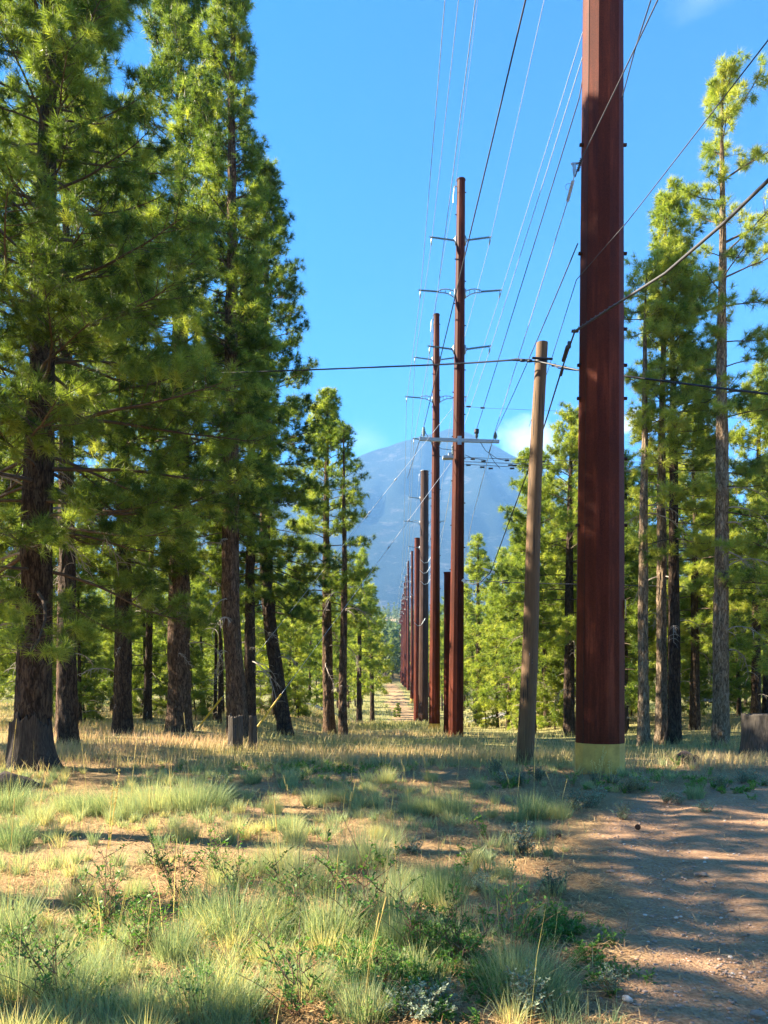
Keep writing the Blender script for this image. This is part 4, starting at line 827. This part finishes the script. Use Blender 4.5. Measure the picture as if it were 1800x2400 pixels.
# parked car seen between the trunks
def car():
    d = 108.0; x = X(1650, d); root = thing('parked_car', 'dark blue pickup-sized car parked far behind the pale trunks', 'car', (x, d, float(gz(x, d))), rz=.08)
    prof = [(-2.4, .45), (-2.42, .95), (-2.2, 1.08), (-.9, 1.10), (-.35, 1.72), (1.35, 1.76), (2.1, 1.12), (2.38, 1.05), (2.42, .5), (2.3, .36), (-2.3, .36)]
    def ext_(name, pr, wd, m, par, y0=None, bev=True):
        b = MB(); n_ = len(pr); v = [(q[0], -wd/2, q[1]) for q in pr]+[(q[0], wd/2, q[1]) for q in pr]
        b.add(v, [(i, (i+1) % n_, n_+(i+1) % n_, n_+i) for i in range(n_)]); b.add(v, [tuple(range(n_))[::-1]]); b.add(v, [tuple(range(n_, 2*n_))]); o = b.obj(name, m, par, False)
        if bev: q = o.modifiers.new('bev', 'BEVEL'); q.width = .06; q.segments = 2
        return o
    body = ext_('body', prof, 1.8, M['carpaint'], root)
    for s in (-1, 1):
        for pr in ([(-.85, 1.12), (-.35, 1.62), (.35, 1.64), (.35, 1.14)], [(.43, 1.14), (.43, 1.64), (1.28, 1.66), (1.85, 1.14)]):
            b = MB(); b.add([(q[0], s*.905, q[1]) for q in pr], [(0, 1, 2, 3)]); b.obj('side_window', M['glass'], body, False)
        b = MB(); b.box((-2.40, s*.65, .86), (.08, .3, .14)); b.obj('headlight', M['tagm'], root, False); b = MB(); b.box((2.40, s*.70, .92), (.06, .2, .22)); b.obj('tail_light', M['lampglass'], root, False)
        for xx in (-1.5, 1.5):
            b = MB(); b.tube(np.array([[xx, s*.72, .36], [xx, s*.93, .36]]), .36, 20); t = b.obj('wheel', M['rubber'], root); b = MB(); b.tube(np.array([[xx, s*.90, .36], [xx, s*.945, .36]]), .2, 12); b.obj('rim', M['galv'], t)
    b = MB(); b.box((-2.42, 0, .5), (.12, 1.7, .2)); b.obj('bumper', M['wire_dark'], root, False)
    b = MB(); b.add([(-.86, -.75, 1.16), (-.86, .75, 1.16), (-.40, .68, 1.68), (-.40, -.68, 1.68)], [(0, 1, 2, 3)]); b.obj('windscreen', M['glass'], body, False)
car()

# ------------------------------------------------------------------ grass and small plants
def blades(b, base, h, lean, wd, rng, mi=0, tint=.5, droop=.25):
    n_ = len(base); h = np.broadcast_to(h, (n_,))[:, None]; up = np.array((0, 0, 1.))
    a = rng.uniform(0, 6.28, n_); s = np.stack([np.cos(a), np.sin(a), 0*a], -1)*np.broadcast_to(wd, (n_,))[:, None]/2
    m1 = base+up*h*.5+lean*h*.38; tp = base+up*h*(1-droop*np.linalg.norm(lean, axis=1, keepdims=True))+lean*h*1.05
    v = np.stack([base-s, base+s, m1+s*.8, m1-s*.8, tp], 1).reshape(-1, 3); i = np.arange(n_)[:, None]*5
    ti = np.repeat(np.broadcast_to(tint, (n_,)), 5)
    b.add(v, np.concatenate([i, i+1, i+2, i+3], 1), mi, ti); b.f.append(np.concatenate([i+3, i+2, i+4], 1)+b.n-len(v)); b.m.append(mi)
def tuft_mesh(seed, n_, h, rad, tm, wd=.0032, spread=.5, seeds=0):
    rng = np.random.default_rng(seed); b = MB(); a = rng.uniform(0, 6.28, n_); r = rad*np.sqrt(rng.random(n_)); base = np.stack([r*np.cos(a), r*np.sin(a), -.03+0*r], -1)
    hh = h*rng.uniform(.45, 1.1, n_)*(1-.25*r/rad); lean = np.stack([np.cos(a), np.sin(a), 0*a], -1)*(r/rad*spread)[:, None]*rng.uniform(.3, 1.2, (n_, 1))+rng.normal(size=(n_, 3))*[.16, .16, 0]+[.10, -.02, 0]
    ti = np.clip(rng.normal(tm, .13, n_)+np.where(rng.random(n_) < .18, .4, 0), 0, 1)
    blades(b, base, hh, lean, wd, rng, 0, ti)
    for k in range(seeds):
        q = rng.normal(size=2)*.16; hh_ = h*rng.uniform(1.3, 2.0); p = np.array([[0, 0, 0], [q[0]*.4*hh_, q[1]*.4*hh_, hh_*.55], [q[0]*hh_, q[1]*hh_, hh_]])
        b.tube(p, [.0022, .002, .0015], 3, 0, .92); b.tube(np.array([p[2]-(p[2]-p[1])*.25, p[2]]), [.005, .003], 4, 0, .97)
    return b.mesh('bunch_grass', [M['grass']])
TUF = [tuft_mesh(1, 620, .50, .17, .18, seeds=1), tuft_mesh(2, 560, .44, .14, .34, seeds=2), tuft_mesh(3, 520, .40, .13, .72, seeds=2), tuft_mesh(4, 420, .34, .10, .30, .003, .35), tuft_mesh(5, 620, .52, .20, .26, spread=.7), tuft_mesh(6, 360, .30, .07, .12, .0035, .3)]
TL = ['blue-green bunch grass clump with fine arching blades', 'grey-green bunch grass clump with a few straw stalks', 'straw-yellow bunch grass clump lit by the sun', 'small grey-green grass tuft', 'wide spreading silvery-green bunch grass clump', 'short upright bright green grass tuft']
tr_ = np.random.default_rng(77)
spots = [(30, 1985, 0), (150, 1905, 4), (205, 1910, 0), (262, 1905, 4), (305, 1915, 1), (355, 1900, 4), (400, 1890, 1), (445, 1900, 0), (490, 1890, 4), (540, 1870, 3), (425, 1968, 2), (560, 1965, 2), (690, 1975, 1), (735, 1885, 4), (775, 1880, 1), (640, 1905, 1), (870, 1890, 3), (820, 1880, 1), (1010, 1905, 1), (1070, 1912, 0), (1045, 1905, 2), (890, 1965, 2), (960, 1905, 1), (1150, 1915, 3), (1205, 1925, 1), (1250, 1918, 0), (1312, 1918, 2), (1265, 1965, 5), (660, 2035, 4), (600, 2050, 1), (530, 2075, 2), (705, 2080, 4), (745, 2090, 2), (800, 2045, 1), (860, 2025, 4), (1035, 2112, 0), (1000, 2075, 3), (1205, 2325, 4), (1262, 2335, 4), (1175, 2305, 1), (70, 2335, 4), (160, 2350, 4), (260, 2310, 1), (415, 2250, 0), (470, 2390, 4), (570, 2380, 1), (625, 2260, 2), (330, 2390, 1), (15, 2200, 0), (1180, 2055, 3), (930, 2085, 1), (915, 2215, 1), (320, 2100, 3), (190, 2120, 2), (720, 2330, 4), (850, 2395, 1), (1320, 2375, 5), (780, 2200, 0), (1380, 1850, 3), (1120, 1850, 1), (1010, 1830, 2), (590, 1835, 1), (680, 1840, 3), (905, 1835, 2), (1630, 1870, 3), (20, 1905, 0), (90, 1930, 1), (490, 2150, 0), (560, 2190, 4), (660, 2160, 1), (900, 2150, 0)]
for i, (px, py, k) in enumerate(spots):
    d = ground_d(px, py); x = X(px, d); s = tr_.uniform(.68, 1.0)*(.8 if py > 2200 else 1.0)*(1.2 if (px < 500 and py < 1930) else 1)
    o = link('bunch_grass', TUF[k], None, (x, d, float(gzs(x, d))), px*1.0); o.scale = (s, s, s*tr_.uniform(.85, 1.1)); tag(o, TL[k], 'grass clump', 'grass clumps: '+TL[k])
# the loose grass between the clumps
def field():
    rng = np.random.default_rng(12); b = MB()
    def scat(n_, f):
        y = 2.6+(30-2.6)*rng.random(n_)**1.6; x = rng.uniform(-.62, .62, n_)*(y+1.0); k = f(x, y) > rng.random(n_); return x[k], y[k]
    dens = lambda x, y: np.clip((fbm(x*.9, y*.9, 61, 3)-.30)*3.4, 0, 1)*(1-roadmask(x, y))**3*(sst(-.3, 1.2, road_edge(np.minimum(y, 11.5))-x)*.85+.15)
    # small tufts
    x, y = scat(5200, lambda x, y: dens(x, y)*(.5+.5*sst(1.6, -.6, x))*(y < 14.5))
    for i in range(len(x)):
        n_ = int(40+70*rng.random()); h = rng.uniform(.07, .24); r = rng.uniform(.02, .08); a = rng.uniform(0, 6.28, n_); q = r*np.sqrt(rng.random(n_)); z = float(gzs(x[i], y[i]))
        base = np.stack([x[i]+q*np.cos(a), y[i]+q*np.sin(a), z-.01+0*q], -1); lean = np.stack([np.cos(a), np.sin(a), 0*a], -1)*(q/r*.5)[:, None]+rng.normal(size=(n_, 3))*[.2, .2, 0]
        blades(b, base, h*rng.uniform(.4, 1.1, n_), lean, .003+.0002*y[i], rng, 0, np.clip(rng.normal(rng.choice([.15, .3, .4, .75], p=[.2, .25, .25, .3]), .12, n_), 0, 1))
    # single blades and stalks
    x, y = scat(60000, lambda x, y: dens(x, y)*(y < 15)); z = gzs(x, y); n_ = len(x)
    blades(b, np.stack([x, y, z-.01], -1), rng.uniform(.04, .2, n_), rng.normal(size=(n_, 3))*[.3, .3, 0], .003+.0002*y, rng, 0, np.clip(rng.normal(.4, .25, n_), 0, 1))
    x, y = scat(350, lambda x, y: dens(x, y)*(y < 15)*.7); z = gzs(x, y); n_ = len(x)
    blades(b, np.stack([x, y, z-.01], -1), rng.uniform(.35, .75, n_), rng.normal(size=(n_, 3))*[.14, .14, 0], .004, rng, 0, rng.uniform(.75, 1, n_))
    tag(b.obj('grass', M['grass']), 'loose green and straw grass growing between the clumps', 'grass', kind='stuff')
    # meadow of fine dry grass behind
    b = MB(); N = 150000; y = 12.6+(58-12.6)*rng.random(N)**1.7; x = rng.uniform(-.60, .60, N)*y
    k = (rng.random(N) < np.clip((fbm(x*.6, y*.45, 71, 3)-.25)*3, .12, 1)*(sst(12.6, 15.5, y+(fbm(x*.8, y*.8, 3, 2)-.5)*3))*(.25+.75*sst(20, 12, np.where(x > 3, y-3, 0)))); x = x[k]; y = y[k]; n_ = len(x); z = gzs(x, y)
    g = fbm(x*.35, y*.3, 81, 3); ti = np.clip(.24+1.25*(g-.25)+rng.normal(0, .14, n_)+.18*sst(1, -4, x), 0, 1)
    blades(b, np.stack([x, y, z-.02], -1), rng.uniform(.10, .34, n_)*(.7+.6*fbm(x*.7, y*.7, 88, 2)), rng.normal(size=(n_, 3))*[.25, .25, 0]+[.06, 0, 0], .0035+.00045*y, rng, 0, ti)
    tag(b.obj('meadow_grass', M['dry']), 'pinkish and straw-coloured dry grass meadow in front of the trunks', 'grass', kind='stuff')
    b = MB(); N = 60000; y = 46+110*rng.random(N)**1.3; x = rng.uniform(-.58, .58, N)*y; k = (pathmask(x, y) < .25) & ((y < 59.5)|(y > 64.5)) & (fbm(x*.2, y*.2, 4, 3) > .40); x = x[k]; y = y[k]; n_ = len(x); z = gzs(x, y)
    blades(b, np.stack([x, y, z-.02], -1), rng.uniform(.15, .45, n_), rng.normal(size=(n_, 3))*[.25, .25, 0], .02+.0006*y, rng, 0, np.clip(.12+rng.normal(0, .12, n_)+.9*(fbm(x*.1, y*.1, 44, 2)-.35), 0, 1))
    tag(b.obj('far_grass', M['dry']), 'green and straw grass beyond the paved road', 'grass', kind='stuff')
field()
# pine litter, twigs, pebbles
def litter():
    rng = np.random.default_rng(14); b = MB(); N = 170000; y = 2.4+13*rng.random(N)**1.5; x = rng.uniform(-.6, .62, N)*(y+.8); rm = roadmask(x, y)
    k = rng.random(N) < np.clip((fbm(x*1.3, y*1.3, 17, 3)-.25)*3, .1, 1)*(1-.93*rm); x = x[k]; y = y[k]; n_ = len(x); z = gzs(x, y)+.008+.02*rng.random(n_)
    a = rng.uniform(0, 6.28, n_); L = rng.uniform(.05, .15, n_); d = np.stack([np.cos(a), np.sin(a), rng.normal(0, .12, n_)], -1); c = np.stack([x, y, z], -1); s = np.stack([-np.sin(a), np.cos(a), 0*a], -1)*(.0014+.00017*y)[:, None]
    m_ = c+d*(L*.5)[:, None]+np.array((0, 0, 1))*(L*.06)[:, None]
    v = np.stack([c-s, c+s, m_+s, m_-s, c+d*L[:, None]], 1).reshape(-1, 3); i = np.arange(n_)[:, None]*5; ti = np.repeat(np.clip(rng.normal(.55, .25, n_), 0, 1), 5)
    b.add(v, np.concatenate([i, i+1, i+2, i+3], 1), 0, ti); b.f.append(np.concatenate([i+3, i+2, i+4], 1)); b.m.append(0)
    tag(b.obj('pine_litter', M['litter']), 'straw-coloured fallen pine needles on the forest floor', 'pine litter', kind='stuff')
    b = MB(); N = 11000; y = 2.5+10*rng.random(N)**1.4; x = rng.uniform(.05, .62, N)*(y+.6); k = roadmask(x, y) > rng.random(N)*.9; x = x[k]; y = y[k]
    pr = MB(); 
    for i in range(len(x)):
        s = .003+.009*rng.random()**5+.00025*y[i]; b.rock((x[i], y[i], float(gzs(x[i], y[i]))+s*.2), (s*1.3, s, s*.8), int(rng.integers(40)), 0 if rng.random() < .95 else 1, n=5, m=4, rough=.6)
    tag(b.obj('gravel', [M['stone'], M['palestone']]), 'scattered grit and pebbles on the dirt road', 'gravel', kind='stuff')
litter()
def leafy(b, stems, rng, ls=.022, per=14, tint=.5, mi=0, spread=.35, up=.5):
    """stems: arrays of polyline points; leaves are small pointed ovals set along them"""
    C = []; D = []
    for p in stems:
        n_ = len(p)
        for k in range(per):
            t = rng.uniform(.15, 1); q = t*(n_-1); i = min(int(q), n_-2); C.append(p[i]+(p[i+1]-p[i])*(q-i)); a = rng.uniform(0, 6.28); D.append((math.cos(a), math.sin(a), rng.uniform(-.1, up*2)))
    C = np.array(C); D = nrm(np.array(D)); n_ = len(C); L = (ls*rng.uniform(.6, 1.3, n_))[:, None]; s = nrm(np.cross(D, np.array((0, 0, 1.))+rng.normal(size=(n_, 3))*.4))*L*.24
    v = np.stack([C, C+D*L*.5-s, C+D*L, C+D*L*.5+s], 1).reshape(-1, 3); b.add(v, np.arange(n_*4).reshape(-1, 4), mi, np.repeat(np.clip(rng.normal(tint, .15, n_), 0, 1), 4))
def stems_of(rng, n_, h, spread, crook=.25, k=6, o=(0, 0, 0)):
    out = []
    for i in range(n_):
        a = rng.uniform(0, 6.28); sp = spread*rng.random()**.7; p = np.array(o, float)+[rng.normal()*.02, rng.normal()*.02, -.01]; pts = [p]; hh = h*rng.uniform(.5, 1.1); dv = np.array((math.cos(a)*sp, math.sin(a)*sp, 1.))
        for j in range(k-1): dv = dv+rng.normal(size=3)*crook*[1, 1, .5]; p = p+nrm(dv)*hh/(k-1); pts.append(p)
        out.append(np.array(pts))
    return out
def groundcover():
    rng = np.random.default_rng(21); b = MB(); c = 0
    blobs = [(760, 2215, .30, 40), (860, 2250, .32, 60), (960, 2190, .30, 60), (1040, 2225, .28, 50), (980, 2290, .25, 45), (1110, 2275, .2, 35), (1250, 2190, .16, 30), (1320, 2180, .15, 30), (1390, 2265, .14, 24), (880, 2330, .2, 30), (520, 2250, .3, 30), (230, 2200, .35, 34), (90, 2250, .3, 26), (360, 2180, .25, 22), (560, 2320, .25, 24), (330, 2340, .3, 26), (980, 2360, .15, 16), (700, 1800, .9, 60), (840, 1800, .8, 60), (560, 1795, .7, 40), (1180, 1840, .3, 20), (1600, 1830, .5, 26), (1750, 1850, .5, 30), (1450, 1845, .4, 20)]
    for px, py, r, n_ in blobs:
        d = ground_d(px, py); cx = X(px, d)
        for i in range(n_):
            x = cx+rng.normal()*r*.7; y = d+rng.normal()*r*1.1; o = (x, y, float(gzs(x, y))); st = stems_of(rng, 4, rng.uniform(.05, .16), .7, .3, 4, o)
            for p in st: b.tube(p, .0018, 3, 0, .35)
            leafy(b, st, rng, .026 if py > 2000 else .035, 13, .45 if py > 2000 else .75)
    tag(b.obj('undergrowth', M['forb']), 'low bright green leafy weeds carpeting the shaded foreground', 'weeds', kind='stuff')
groundcover()
def shrub(seed, label, h, n_, spread, ls, per, m, tint, name='shrub', twigs=3, leafed=1.0, wood='stemw'):
    rng = np.random.default_rng(seed); root = thing(name, label, name.replace('_', ' ')); st = stems_of(rng, n_, h, spread, .28); al = list(st)
    for p in st:
        for q in range(twigs): i = rng.integers(1, len(p)-1); al += stems_of(rng, 1, h*rng.uniform(.2, .45), 1.4, .3, 4, p[i])
    b = MB()
    for p in al: b.tube(p, np.linspace(.0026, .0010, len(p))*(.6+h), 4, 0, .5)
    w_ = b.obj('stems', M[wood], root); b = MB(); leafy(b, [p for p in al if rng.random() < leafed], rng, ls, per, tint, 0); lv = b.obj('foliage', M[m], root); return root, [w_, lv]
SH = [shrub(1, 'thin crooked twiggy shrub with sparse dark green leaves', .62, 9, .8, .030, 12, 'forb', .3, leafed=.8), shrub(2, 'low tangled twiggy shrub with small leaves', .40, 12, 1.0, .026, 12, 'forb', .45, leafed=.9),
      shrub(3, 'silvery sage plant', .22, 16, .8, .020, 22, 'sage', .7, 'sage_plant', 2), shrub(4, 'small grey-green bushy plant', .26, 18, .7, .022, 20, 'sage', .3, 'sage_plant', 2), shrub(5, 'upright weed with bright green leaves', .34, 4, .25, .030, 22, 'forb', .8, 'weed', 1)]
SL = ['thin crooked twiggy shrub with sparse dark green leaves', 'low tangled twiggy shrub with small leaves', 'silvery sage plant growing in the dirt verge', 'small grey-green bushy plant growing in the dirt verge', 'upright weed with bright green leaves']
sused = [False]*5; rs = np.random.default_rng(6)
for px, py, k in [(430, 2120, 0), (560, 2130, 0), (700, 2170, 0), (770, 2120, 1), (860, 2190, 0), (250, 2180, 0), (130, 2360, 0), (460, 2380, 1), (330, 2230, 1), (980, 2240, 0), (640, 2110, 1), (520, 2060, 1), (900, 2300, 1), (1080, 2250, 1), (40, 2300, 1), (700, 2390, 0), (380, 2040, 1), (1200, 2230, 0),
                  (1180, 1838, 2), (1215, 1842, 3), (1345, 1842, 4), (1395, 1838, 3), (1440, 1836, 2), (1475, 1858, 3), (1500, 1852, 2), (1560, 1880, 2), (1590, 1885, 2), (1640, 1862, 4), (1650, 1905, 2), (1740, 1836, 3), (1765, 1832, 2), (1792, 1842, 2), (1380, 1892, 2), (1395, 1880, 2), (1240, 1820, 4), (1260, 1828, 3), (1160, 1815, 3), (1545, 1830, 4), (1590, 1800, 4), (1690, 1850, 3), (1460, 1922, 3), (1135, 1965, 4), (965, 2000, 2), (1230, 2000, 3), (1350, 1900, 3), (1070, 2060, 4), (1120, 2090, 2), (1290, 2100, 3), (990, 2395, 2), (940, 2385, 2), (1040, 2370, 3), (900, 2040, 4), (840, 1760, 4), (510, 1850, 2), (700, 1760, 4), (640, 1800, 2), (1240, 2380, 3), (1430, 2330, 3)]:
    d = ground_d(px, py); x = X(px, d); s = rs.uniform(.75, 1.2)*(.8 if py > 2280 else 1); z = float(gzs(x, d)); r, kd = SH[k]; G = ('twiggy shrubs in the grassy foreground' if k < 2 else 'small plants along the dirt verge')+(' %s' % SL[k].split()[0])
    if not sused[k]: sused[k] = True; r.location = (x, d, z); r.scale = (s,)*3; r['label'] = SL[k]; r['group'] = G
    else: copy_tree(r, kd, (x, d, z), px*1.3, s, SL[k], G)
# dry seed stalks near the pole foot
for px, py, h in ((1395, 1836, .62), (1408, 1840, .66), (1432, 1838, .50), (1150, 1800, .55), (255, 1990, .75), (1222, 2200, .45), (1188, 2180, .5)):
    rng = np.random.default_rng(px); d = ground_d(px, py); x = X(px, d); root = thing('seed_stalk', 'tall dry straw-coloured seed stalks standing in the grass', 'seed stalk', (x, d, float(gzs(x, d))), 'dry seed stalks'); b = MB()
    for q in range(3):
        hb = MB()
        p = stems_of(rng, 1, h, .3, .06, 6)[0]; b.tube(p, [.0028]*5+[.002], 4, 0, .9)
        for j in range(16): t = rng.uniform(.72, 1)*5; i = min(int(t), 4); c = p[i]+(p[i+1]-p[i])*(t-i)+rng.normal(size=3)*.010; hb.rock(c, (.006, .006, .010), j, 0, .95, n=5, m=4)
        hb.obj('seed_head', M['grass'], root)
    b.obj('stem', M['grass'], root)

# ------------------------------------------------------------------ air
if HAZE:
    hb = MB(); hb.box((0, 1750, 497), (7400, 5200, 1085)); hz = hb.obj('haze', [], None, False)
    m = bpy.data.materials.new('air'); m.use_nodes = True; n = m.node_tree.nodes; n.remove(n['Principled BSDF']); pv = n.new('ShaderNodeVolumePrincipled')
    pv.inputs['Color'].default_value = (.22, .52, 1, 1); pv.inputs['Density'].default_value = .00018; pv.inputs['Anisotropy'].default_value = 0.0
    m.node_tree.links.new(pv.outputs[0], n['Material Output'].inputs['Volume']); hz.data.materials.append(m)
    tag(hz, 'thin bluish air between here and the mountain', 'haze', kind='stuff')
